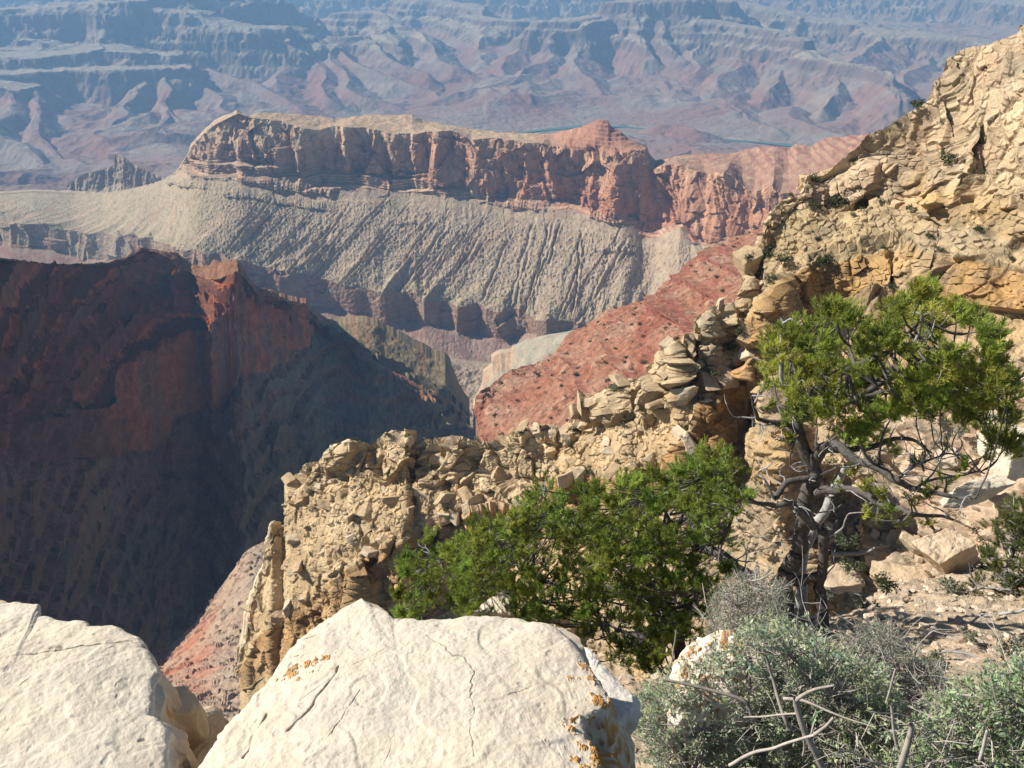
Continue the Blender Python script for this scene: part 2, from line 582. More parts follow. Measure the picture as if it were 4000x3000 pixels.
def build_far():
    NC, NR = 1000, 640
    az = np.radians(np.linspace(-41, 41, NC))
    r = 4700 * (19500 / 4700) ** np.linspace(0, 1, NR) ** 0.92
    X = (r[:, None] * np.sin(az)[None]).astype(np.float32)
    Y = (r[:, None] * np.cos(az)[None]).astype(np.float32)
    wx = X + 150 * fbm2(X / 1100, Y / 1100, 3, 1)
    wy = Y + 150 * fbm2(X / 1100, Y / 1100, 3, 2)
    rd, _ = polydist(wx, wy, [(a, b, 0.0) for a, b in RIV])
    h = RIVZ + np.clip(rd - 45, 0, None) * 0.035 + 60 * sstep(60, 900, rd) * (0.5 + fbm2(X / 1300, Y / 1300, 3, 5))
    h = np.minimum(h, RIVZ + 190)
    hills = ridged(wx / 900, wy / 900, 3, 9, 0.42)
    h = h + 150 * sstep(150, 1200, rd) * np.clip(hills - 0.42, 0, 1) * 0.8
    warp = fbm2(X / 380, Y / 380, 4, 21, .6)
    for sl, Lc, hw, pts in FAR:
        px = np.array([p[0] for p in pts], float); py = np.array([p[1] for p in pts], float); dd = np.array([p[2] for p in pts], float)
        c = at(px, py, dd)
        reach = 2600.0
        lo, hi = c[:, :2].min(0) - reach, c[:, :2].max(0) + reach
        m = (wx > lo[0]) & (wx < hi[0]) & (wy > lo[1]) & (wy < hi[1])
        if not m.any():
            continue
        d, z = polydist(wx[m], wy[m], [tuple(q) for q in c])
        d = np.maximum(0, d + (52 + .3 * hw) * warp[m] * sstep(0, 200 + hw, d))
        d = np.maximum(0, d - hw)
        hr = z + 15 - sl * Lc * 2.6 * np.log1p(d / (Lc * 2.6)) - 0.02 * np.minimum(d, 50)
        h[m] = np.maximum(h[m], hr)
    # rills and side gullies running down the slopes
    hb = blur2(h, 9, 6)
    gy, gx = np.gradient(hb, axis=0), np.gradient(hb, axis=1)
    dr = np.gradient(r)[:, None]
    da = (r * (az[1] - az[0]))[:, None]
    slr, sla = gy / dr, gx / da
    ca, sa = np.cos(az)[None], np.sin(az)[None]
    hx, hy = slr * sa + sla * ca, slr * ca - sla * sa
    mag = np.hypot(hx, hy)
    amp_m = sstep(0.05, 0.4, mag)
    tot = 0
    for k, (lam, amp) in enumerate(((610, 28), (250, 14), (105, 7))):
        q0, q1 = X / lam, Y / lam
        i0, i1 = np.floor(q0), np.floor(q1)
        f0, f1 = q0 - i0, q1 - i1
        sx, sy = -hy / (mag + 1e-4), hx / (mag + 1e-4)
        va, ws = 0, 0
        for a in range(-1, 3):
            for b in range(-1, 3):
                hh = _h(i0 + a, i1 + b + 77 * k)
                vx = f0 - a - _r(hh) + .5
                vy = f1 - b - _r(hh * np.uint32(747796405) + np.uint32(1)) + .5
                w = np.exp(-2 * (vx * vx + vy * vy))
                ph = (vx * sx + vy * sy) * 2 * np.pi * 0.95
                va = va + w * np.cos(ph)
                ws = ws + w
        g = va / ws
        tot = tot + amp * (np.abs(g) - 0.35) * amp_m * (0.35 + 0.65 * sstep(-1330, -1150, h))
    h = h - tot * 1.0
    # cliffs and benches: heights pulled towards the hard beds
    def terr(z):
        zs = np.array([-2000, -1440, -1180, -1130, -1080, -1000, -985, -930, -905, -830, -800, -760, -650, -600, -520, -430, -400, -330, -100, 400])
        zt = np.array([-2000, -1440, -1190, -1165, -1060, -1015, -960, -940, -880, -850, -830, -690, -655, -560, -525, -480, -370, -340, -90, 400])
        return np.interp(z, zs, zt)
    wob = 18 * fbm2(X / 700, Y / 700, 3, 31)
    ht = terr(h + wob) - wob
    h = h * 0.42 + ht * 0.58
    h = h + 4 * fbm2(X / 60, Y / 60, 3, 41)
    h = np.where(rd < 60, np.minimum(h, RIVZ - 6 + 0.1 * rd), h)
    # nothing rises into the view line between camera and the middle ground
    P = np.stack([X, Y, h], -1)
    # strata colours, with some cliff shade painted in
    gz = np.gradient(h, axis=0) / dr
    ga = np.gradient(h, axis=1) / da
    st = np.hypot(gz, ga)
    n = fbm2(X / 800, Y / 800, 3, 51)
    zz = h + 25 * n
    bands = np.sin(zz / 9.0) * 0.5 + np.sin(zz / 21.0 + 1.0) * 0.5
    red = np.array([0.29, 0.165, 0.135]); purp = np.array([0.28, 0.215, 0.185]); tan_ = np.array([0.36, 0.32, 0.25])
    gry = np.array([0.31, 0.29, 0.25]); cliff = np.array([0.17, 0.12, 0.10]); pale = np.array([0.42, 0.37, 0.30])
    c = mix(red, purp, 0.55 + 1.2 * n)
    c = mix(c, gry, sstep(.1, .5, fbm2(X / 500, Y / 500, 4, 55)) * .6)
    c = mix(c, tan_, sstep(-1200, -1060, zz) * (1 - 0.5 * sstep(0.6, 1.0, st)))
    c = mix(c, gry, sstep(-1010, -930, zz) * 0.8)
    c = mix(c, cliff, sstep(0.55, 1.1, st) * 0.85 * sstep(-1260, -1080, zz))  # dark cliff rock, deepened on steep faces in place of cast shade
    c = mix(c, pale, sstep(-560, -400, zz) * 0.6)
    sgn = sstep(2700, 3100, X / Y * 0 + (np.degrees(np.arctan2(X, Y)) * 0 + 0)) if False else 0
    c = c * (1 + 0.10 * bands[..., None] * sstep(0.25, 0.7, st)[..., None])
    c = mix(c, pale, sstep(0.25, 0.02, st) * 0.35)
    c = mix(c, np.array([0.40, 0.33, 0.26]), (1 - sstep(50, 120, rd)) * 0.9)
    bush = (1 - sstep(40, 160, rd)) * sstep(0.05, 0.35, fbm2(X / 120, Y / 120, 3, 61))
    c = mix(c, np.array([0.06, 0.11, 0.04]), bush * 0.8)
    c = c * .70 * np.array([1.0, 1.0, 1.02])
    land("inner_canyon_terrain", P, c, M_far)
    # river: a ribbon of water laid on its bed
    t = np.linspace(0, 1, 160)
    k = np.linspace(0, 1, len(RIV))
    cx = np.interp(t, k, RIV[:, 0]); cy_ = np.interp(t, k, RIV[:, 1])
    cx, cy_ = gsmooth(cx, 3), gsmooth(cy_, 3)
    tx, ty = np.gradient(cx), np.gradient(cy_)
    ln = np.hypot(tx, ty); tx, ty = tx / ln, ty / ln
    wd = 36 + 10 * np.sin(t * 23)
    Vr = np.stack([np.stack([cx + ty * wd * s, cy_ - tx * wd * s, np.full_like(cx, RIVZ + 3.0)], -1) for s in (-1, -.4, .4, 1)], 0)
    mw = plain_mat("river_water", (0.07, 0.15, 0.115), rough=0.35, var=0.15, scale=40, spec=0.5)
    tag(new_mesh("river", Vr.reshape(-1, 3), grid_faces(4, 160), mw), kind='structure')

build_far()

# ================================================================== the mesa across the side canyon
M_mesa = rock_mat("mesa_rock", scale=30, bump=0.55, mott=0.22, fine=0.16, speck=None)

def build_mesa():
    xs = np.linspace(-260, 3460, 1240)
    top = [(-260, 765), (0, 752), (130, 742), (270, 748), (400, 756), (540, 740), (640, 705), (685, 677), (725, 614), (735, 600), (745, 565), (790, 512), (840, 468), (880, 450),
           (925, 430), (945, 440), (960, 452), (1010, 442), (1080, 440), (1140, 445), (1225, 450), (1270, 455), (1310, 465), (1345, 462), (1380, 455),
           (1480, 447), (1610, 449), (1650, 470), (1675, 476), (1800, 495), (1950, 517), (2100, 522), (2160, 522), (2225, 507), (2290, 490), (2316, 474),
           (2322, 468), (2352, 464), (2376, 468), (2384, 488), (2400, 502), (2475, 550), (2525, 566), (2536, 600), (2560, 628), (2600, 620), (2670, 605), (2750, 600),
           (2850, 603), (2900, 585), (2950, 574), (3040, 569), (3080, 580), (3110, 560), (3170, 565), (3200, 549), (3250, 535), (3330, 529), (3460, 515)]
    rim = [(-260, 768), (0, 756), (130, 746), (400, 760), (640, 708), (685, 679), (725, 616), (735, 604), (750, 575), (800, 520), (840, 490), (925, 447), (970, 462), (1050, 470), (1175, 490), (1250, 506),
           (1350, 490), (1450, 510), (1550, 528), (1630, 522), (1700, 516), (1725, 512), (1780, 522), (1840, 546), (1950, 541), (2080, 553), (2125, 556), (2150, 571), (2225, 582),
           (2250, 600), (2325, 591), (2375, 601), (2490, 592), (2525, 580), (2540, 640), (2560, 658), (2600, 642), (2645, 642), (2700, 667), (2750, 686), (2800, 672), (2850, 667),
           (2900, 730), (2950, 752), (3025, 722), (3060, 752), (3200, 760), (3460, 780)]
    base = [(-260, 770), (0, 759), (130, 749), (400, 763), (640, 711), (685, 681), (730, 620), (900, 617), (1000, 622), (1070, 632), (1190, 652), (1340, 672), (1430, 672), (1550, 690), (1635, 702), (1705, 718),
            (1750, 728), (1810, 742), (2015, 778), (2130, 790), (2200, 800), (2380, 836), (2450, 842), (2505, 905), (2560, 900), (2650, 875), (2700, 940), (2765, 952), (2800, 945), (2850, 930), (3000, 935), (3460, 960)]
    ledge = [(-260, 772), (0, 762), (130, 752), (400, 766), (640, 716), (685, 684), (750, 688), (880, 695), (925, 710), (1000, 728), (1115, 747), (1200, 748), (1310, 752), (1380, 730), (1490, 742), (1600, 760),
             (1700, 764), (1800, 774), (1900, 787), (2010, 812), (2140, 817), (2300, 842), (2380, 868), (2430, 872), (2505, 936), (2560, 930), (2650, 890), (2700, 955), (2765, 960), (2850, 940), (3000, 950), (3460, 975)]
    trim = [(-260, 850), (0, 862), (20, 870), (125, 877), (240, 905), (300, 906), (420, 918), (460, 930), (570, 932), (610, 942), (680, 970), (750, 985), (860, 990), (900, 1015), (965, 1020), (1020, 1047), (1112, 1055),
            (1118, 1062), (1155, 1097), (1240, 1096), (1270, 1100), (1345, 1112), (1385, 1135), (1460, 1137), (1495, 1158), (1540, 1140), (1620, 1142), (1650, 1180), (1700, 1180), (1760, 1192), (1870, 1201),
            (1890, 1212), (1940, 1216), (2030, 1206), (2050, 1225), (2090, 1250), (2150, 1246), (2205, 1275), (2245, 1273), (2400, 1240), (2700, 1180), (3460, 1150)]
    tbase = [(-260, 930), (20, 940), (125, 967), (245, 996), (415, 1021), (570, 1030), (750, 1060), (900, 1090), (1020, 1130), (1155, 1186), (1215, 1206), (1280, 1202), (1350, 1228), (1465, 1248), (1610, 1258), (1675, 1266),
             (1695, 1272), (1750, 1283), (1870, 1311), (1960, 1316), (2050, 1302), (2100, 1306), (2205, 1306), (2300, 1310), (2700, 1240), (3460, 1200)]
    foot = [(-260, 1010), (0, 1040), (245, 1070), (570, 1100), (900, 1160), (1155, 1250), (1350, 1290), (1610, 1330), (1750, 1400), (1960, 1420), (2300, 1420), (3460, 1300)]
    drim = [(-260, 4300), (300, 4000), (640, 3500), (735, 3150), (925, 3030), (1300, 2950), (1630, 2870), (2000, 2780), (2300, 2680), (2480, 2620), (2540, 2640), (2700, 2500), (3000, 2350), (3460, 2150)]
    dtop = [(a, b * (1.035 if 925 <= a <= 1310 else 1.06 if 1310 < a < 2200 else 1.03 if a < 2400 else 1.02 if a < 2540 else 1.16)) for a, b in drim]
    P, B, Fr, rr = sheet(xs, [
        dict(y=top, d=[(-260, 4360), (300, 4060), (640, 3540), (735, 3180), (925, 3090), (1300, 3080), (1480, 3090), (1630, 3060), (1900, 2960), (2150, 2850), (2310, 2740), (2400, 2720), (2520, 2700), (2560, 2860), (2900, 2800), (3460, 2500)], sm=6),
        dict(y=rim, d=drim, n=46, sm=4),
        dict(y=base, s=[(-260, 30), (640, 40), (735, 68), (1000, 72), (1600, 76), (2500, 76), (2600, 70), (3460, 66)], n=110, sm=3),
        dict(y=ledge, s=[(-260, 30), (640, 32), (735, 45), (1500, 50), (2600, 45), (3460, 40)], n=60, sm=5),
        dict(y=trim, s=[(-260, 9), (100, 10), (400, 13), (700, 22), (1000, 27), (1600, 30), (2400, 32), (3460, 32)], n=190, sm=5),
        dict(y=tbase, s=[(-260, 76), (1000, 84), (2200, 84), (3460, 74)], n=46, sm=2),
        dict(y=foot, s=26, n=34, sm=12),
        dict(y=[(-260, 1300), (900, 1400), (1750, 1560), (2300, 1560), (3460, 1500)], s=3, n=60, sm=20),
        dict(y=[(-260, 1600), (900, 1700), (1750, 1820), (2300, 1850), (3460, 1800)], s=-5, n=70, sm=20),
        dict(y=2100, s=-8, n=30, sm=20)])
    R, N = P.shape[:2]
    hn, s = hnorm(rr[1], 30)
    S = s[None]
    Z = P[..., 2]
    Bc, Fc = B[:, None], Fr[:, None]
    PX = xs[None]
    mesa = sstep(640, 800, PX)                      # the real mesa starts here, the bench is left of it
    # --- fluted cliff
    Q = np.stack([np.broadcast_to(S, Z.shape), P[..., 1] * 0, Z], -1)
    Sw = S + 12 * fbm2(S / 80, Z / 120, 3, 2)
    a1 = ridged(Sw / 230, Z / 700, 2, 3) - 0.6
    a2 = (ridged(Sw / 75, Z / 300, 2, 5) - 0.6) * (0.5 + 0.9 * np.clip(noise2(S / 260, Z / 160, 6) + .4, 0, 1.4))
    a4 = fbm2(S / 12, Z / 16, 3, 8)
    k1 = worley3(Q, (64, 50, 85), 9)
    k2 = worley3(Q + 6 * fbm2(S / 30, Z / 40, 2, 10)[..., None], (24, 20, 30), 11)
    alc = noise2(S / 150, Z / 120, 12)
    fl = 46 * a1 + 22 * a2 + 2.0 * a4 + 14 * alc + (k1[0] - .5) * 24 + k1[2] * 12 + (k2[0] - .5) * 9 + k2[2] * 6
    w = np.where(Bc == 0, Fc ** 8, np.where(Bc == 1, 1.0, np.where(Bc == 2, 1 - 0.65 * Fc, np.where(Bc == 3, 0.35 * (1 - Fc) ** 3, 0.0))))
    disp = fl * w * mesa
    # --- stepped ledges under it
    zl = Z + 9 * fbm2(S / 160, Z * 0, 3, 15)
    stepz = 33.0
    q = zl / stepz
    fr_ = q - np.floor(q)
    led = (sstep(0.0, 0.18, fr_) - fr_) * 30 * np.clip(0.6 + 1.2 * noise2(S / 110, np.floor(q) * 3.1, 16), .05, 1.4)
    fin = np.sin(zl * 2 * np.pi / 8.5 + 3 * fbm2(S / 60, Z / 30, 2, 18)) * 1.2
    wl = np.where(Bc == 2, 1.0, np.where(Bc == 1, 0.10 + 0.3 * Fc ** 6, np.where(Bc == 3, np.clip(1 - Fc * 2.6, 0, 1) * sstep(1750, 1500, PX) * 0.55, 0)))
    disp = disp - (led + fin) * wl * mesa
    # --- lower cliff along the canyon: joints and bays
    bay = ridged(S / 150, Z / 2000 + 3, 2, 23) - 0.55
    k3 = worley3(Q, (70, 50, 60), 29)
    cl = 40 * bay + (k3[0] - .5) * 13 + k3[2] * 8 + 1.6 * fbm2(S / 10, Z / 10, 3, 27)
    wt = np.where(Bc == 3, Fc ** 10, np.where(Bc == 4, 1.0, np.where(Bc == 5, 1 - sstep(0, .3, Fc), 0)))
    disp = disp + cl * wt
    P[..., 0] += disp * hn[None, :, 0]
    P[..., 1] += disp * hn[None, :, 1]
    # --- gullies down the talus: lines that lean to the left as they drop
    sh = L(xs, [(-260, 420), (900, 330), (1800, 230), (2250, 60), (2500, 200), (3460, 240)])[None]
    f3 = np.where(Bc == 3, Fc, np.where(Bc > 3, 1.0, 0.0))
    Sg = S + sh * f3 + 5 * fbm2(S / 70, f3 * 5, 3, 33)
    rill = lambda q, v, sd: -np.clip(1 - np.abs(noise2(q, v, sd)) * 3.2, 0, 1) ** 1.5
    g1 = ridged(Sg / 150, f3 * 0.6, 2, 35)
    Sg = Sg + 40 * noise2(S / 210, f3 * 1.2, 34) + 16 * noise2(S / 75, f3 * 2.2, 46)
    vg = np.clip(0.35 + 1.5 * noise2(Sg / 95, f3 * 1.8, 45), 0.0, 1.5)
    g2 = (rill(Sg / 68, f3 * 0.8, 36) + 0.6 * rill(Sg / 31, f3 * 1.3, 39)) * vg
    g3 = rill(Sg / 13, f3 * 1.6, 37)
    rub = fbm2(S / 11, P[..., 1] / 11, 4, 38, 0.65)
    wg = np.where(Bc == 3, np.minimum(Fc * 4, 1), np.where(Bc == 5, 0.5, 0.0))
    wb = np.where(Bc == 3, Fc ** 2.4, 0)
    smooth_left = sstep(300, 900, PX) * 0.6 + 0.4
    dz = wg * (g2 * 3.6 * (0.3 + 0.7 * f3) + g3 * 1.2 * np.clip(.3 + 1.5 * noise2(S / 120, f3 * 3, 47), 0, 1.5) + rub * 2.1) * smooth_left + wb * (g1 - 0.62) * 26
    blk = np.clip(fbm2(S / 14, P[..., 1] / 16, 2, 44) - 0.6, 0, 1) * 14     # blocks lying on the talus
    dz = dz + blk * wg * smooth_left * sstep(1400, 1900, PX)
    P[..., 2] += dz
    P[..., 1] -= dz * 0.35
    px, py = proj(P)
    gr = np.random.default_rng(77)
    cut = np.zeros(Z.shape)
    for k in range(46):                           # single long gullies down the talus
        x0 = gr.uniform(950, 2480); ya = L(np.array([x0]), ledge)[0] + gr.uniform(5, 170); yb = ya + gr.uniform(120, 420)
        sl_ = np.interp(x0, [900, 1800, 2080, 2200, 2480], [-1.0, -.78, -.35, -.25, -.62]) + gr.normal(0, .07)
        xl = x0 + sl_ * (py - ya) + 5 * noise2(py / 28, px * 0, 300 + k) + 9 * noise2(py / 90, px * 0, 400 + k)
        wd_ = gr.uniform(3, 6.5)
        e_ = sstep(ya, ya + 60, py) * sstep(yb + 10, yb - 50, py)
        q_ = (px - xl) / wd_
        cut += e_ * gr.uniform(5, 14) * (np.exp(-q_ * q_) - .35 * np.exp(-((q_ - 2.0) / 1.2) ** 2))
    P[..., 2] -= cut * np.where((Bc == 3), 1, 0)
    lh, ldark = ledges(P, [([(650, 708), (720, 722), (815, 735)], .7, .7), ([(928, 698), (1000, 703), (1110, 733), (1200, 738), (1310, 752)], 1.2, 1.3), ([(873, 758), (985, 766), (1050, 778), (1150, 796), (1275, 813)], .8, .8), ([(745, 690), (850, 692), (900, 700)], .6, .7),
                           ([(1900, 780), (2010, 806), (2140, 812)], .8, .9), ([(2300, 836), (2380, 860), (2440, 866)], .8, 1), ([(1545, 865), (1600, 868), (1625, 862)], .6, .8), ([(2350, 975), (2430, 970), (2500, 985)], .7, 1)], 17, 20, 40, 11, 5)
    P[..., :2] += (hn[None] * lh[..., None])
    fl_w = np.where(Bc == 6, np.minimum(1, Fc * 3), np.where(Bc > 6, 1.0, 0))
    P[..., 2] += fl_w * (26 * (ridged(P[..., 0] / 260, P[..., 1] / 260, 4, 71) - .5) + 5 * fbm2(P[..., 0] / 22, P[..., 1] / 22, 3, 72))
    # plateau top: low swells and the stepped red butte on it
    top_w = np.where(Bc == 0, 1 - Fc ** 4, 0)
    P[..., 2] += top_w * 3.5 * fbm2(S / 45, P[..., 1] / 45, 4, 51)
    bt = np.exp(-((PX - 2345) / 95.0) ** 2) * np.where(Bc == 0, 1, 0)
    bs = P[..., 2] / 11.0
    P[..., 2] += bt * (sstep(0.2, 0.8, bs - np.floor(bs)) - (bs - np.floor(bs))) * 9
    sr = sstep(2800, 3000, PX) * np.where(Bc == 0, 1, 0) * (1 - Fc)
    zq = P[..., 2] / 13.0 + .4 * fbm2(S / 200, Z * 0, 2, 58)
    fq = zq - np.floor(zq)
    P[..., 2] += sr * (sstep(.1, .9, fq) ** 2 - fq) * 8 * (.7 + noise2(S / 60, np.floor(zq) * 3.3, 57))
    # --- strata colours
    n1 = fbm2(S / 140, Z / 140, 4, 61)
    n2 = fbm2(S / 30, Z / 160, 4, 62)
    n3 = fbm2(S / 40, P[..., 1] / 40, 4, 63)
    greyc = np.array([0.42, 0.33, 0.245]); redc = np.array([0.40, 0.205, 0.135]); palec = np.array([0.52, 0.42, 0.31])
    talus = np.array([0.35, 0.285, 0.215]); olive = np.array([0.315, 0.275, 0.195]); tanpl = np.array([0.40, 0.30, 0.205]); redpl = np.array([0.36, 0.185, 0.125])
    redn = sstep(900, 2300, PX + 500 * n1)
    c_cl = mix(greyc, redc, 0.12 + 0.8 * redn + 0.45 * n2 + 0.25 * Fc * (1 - redn))
    c_cl = mix(c_cl, palec, (1 - Fc) ** 2 * 0.7 * (1 - 0.5 * redn))
    c_cl = c_cl * (1 - 0.25 * sstep(0.1, 0.7, n2)[..., None])
    c_pl = mix(tanpl, redpl, sstep(2000, 2260, PX) * (1 - 0.35 * sstep(2400, 2560, PX)) + 0.15 * n3)
    c_pl = c_pl * (1 - .3 * sstep(.25, .5, fbm2(S / 9, P[..., 1] / 14, 3, 70)))[..., None]
    c_ld = mix(greyc * 0.95, redc, 0.25 + 0.3 * n2 + 0.3 * redn)
    c_ld = c_ld * (1 + 0.22 * np.sin(zl * 2 * np.pi / 9.5 + 2 * n1))[..., None]
    c_ta = mix(talus, olive, sstep(1400, 700, PX) * 0.7 + 0.5 * n3)
    c_ta = mix(c_ta, np.array([0.33, 0.255, 0.20]), sstep(0.0, 0.5, n1) * 0.4 * sstep(900, 1500, PX))
    c_ta = mix(c_ta, olive * 0.95, sstep(0.75, 0.98, Fc) * 0.8)
    c_ta = mix(c_ta, np.array([0.34, 0.24, 0.18]), sstep(.1, .45, fbm2(Sg / 60, f3 * 1.5, 4, 64)) * .4)
    c_ta = c_ta * (1 - .28 * sstep(.25, .5, fbm2(S / 10, P[..., 1] / 12, 3, 65)))[..., None]
    c_tp = mix(np.array([0.27, 0.165, 0.12]), np.array([0.33, 0.27, 0.21]), 0.3 + 0.6 * n2 + sstep(900, 300, PX) * .5)
    c_tp = c_tp * (1 + 0.05 * np.sin(Z / 2.6 + 2 * n1))[..., None]
    c_ft = mix(np.array([0.30, 0.225, 0.185]), np.array([0.27, 0.165, 0.14]), 0.4 + n3)
    col = np.zeros(P.shape)
    c_fl = mix(np.array([0.34, 0.26, 0.205]), np.array([0.27, 0.25, 0.19]), 0.35 + 0.9 * n3)
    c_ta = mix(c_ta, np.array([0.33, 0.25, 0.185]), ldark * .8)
    for k, c in enumerate((c_pl, c_cl, c_ld, c_ta, c_tp, c_ft, c_fl, c_fl, c_fl)):
        m = (B == k)
        col[m] = np.broadcast_to(c, P.shape)[m]
    # bench left of the mesa has no cliff colours
    col = np.where((Bc < 3)[..., None] & (PX < 690)[..., None], mix(olive, talus, .4 + n3), col)
    col = np.where((Bc == 0)[..., None] & (PX > 2540)[..., None], mix(mix(np.array([0.29, 0.165, 0.12]), tanpl, 0.15 + 0.5 * n3 + .3 * sstep(2760, 2600, PX)), np.array([0.22, 0.105, 0.085]), sr * sstep(.55, .85, fq)), col)
    col = col * np.where((Bc == 1) | (Bc == 2), .95, np.where((Bc == 3) | (Bc == 0), 1.02, .92))[..., None] * np.array([1.02, 1.0, .95])
    col = np.where((Bc == 1)[..., None], col * np.array([1.03, .98, .92]), col)
    P2 = skirt(P, 900, -420)
    col2 = np.concatenate([col[:1], col[:1], col], 0)
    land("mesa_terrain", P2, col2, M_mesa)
    return P[:47][:, (xs > 900)]

P_mesa_top = build_mesa()

def build_fin():
    """craggy dark fin behind the bench on the left"""
    xs = np.linspace(40, 760, 260)
    top = [(40, 790), (100, 755), (180, 748), (258, 742), (262, 722), (310, 688), (335, 676), (400, 664), (446, 642), (449, 603), (462, 597), (480, 606), (500, 622), (522, 640), (560, 655), (600, 678), (640, 692), (700, 700), (760, 740)]
    P, B, Fr, rr = sheet(xs, [dict(y=top, d=[(40, 4500), (450, 4250), (760, 3900)]),
                              dict(y=[(40, 800), (250, 770), (450, 720), (520, 735), (600, 712), (760, 760)], s=62, n=40, sm=3),
                              dict(y=[(40, 830), (760, 830)], s=34, n=40, sm=6)])
    hn, s = hnorm(rr[0], 12)
    S = s[None]
    Bc, Fc = B[:, None], Fr[:, None]
    w = np.where(Bc == 0, np.minimum(1, Fc * 4), 1 - Fc)
    d = (30 * (ridged(S / 70, P[..., 2] / 400, 3, 3) - .6) + 5 * fbm2(S / 18, P[..., 2] / 18, 3, 4)) * w
    P[..., 0] += d * hn[None, :, 0]; P[..., 1] += d * hn[None, :, 1]
    P[..., 2] += 4 * fbm2(S / 25, P[..., 1] / 25, 3, 6) * np.where(Bc == 0, Fc, 1)
    n = fbm2(S / 40, P[..., 2] / 90, 3, 8)
    c = mix(np.array([0.25, 0.20, 0.155]), np.array([0.31, 0.25, 0.20]), np.where(Bc == 0, 0.2, 0.8) + 0.5 * n)
    P2 = skirt(P, 500, -420)
    land("fin_terrain", P2, np.concatenate([c[:1], c[:1], c], 0), M_mesa)

build_fin()
# ================================================================== the dark ridge on the left (in the shade of an added wall out of view)
M_ridge = rock_mat("ridge_rock", scale=14, bump=0.8, mott=0.32, fine=0.2, speck=None)

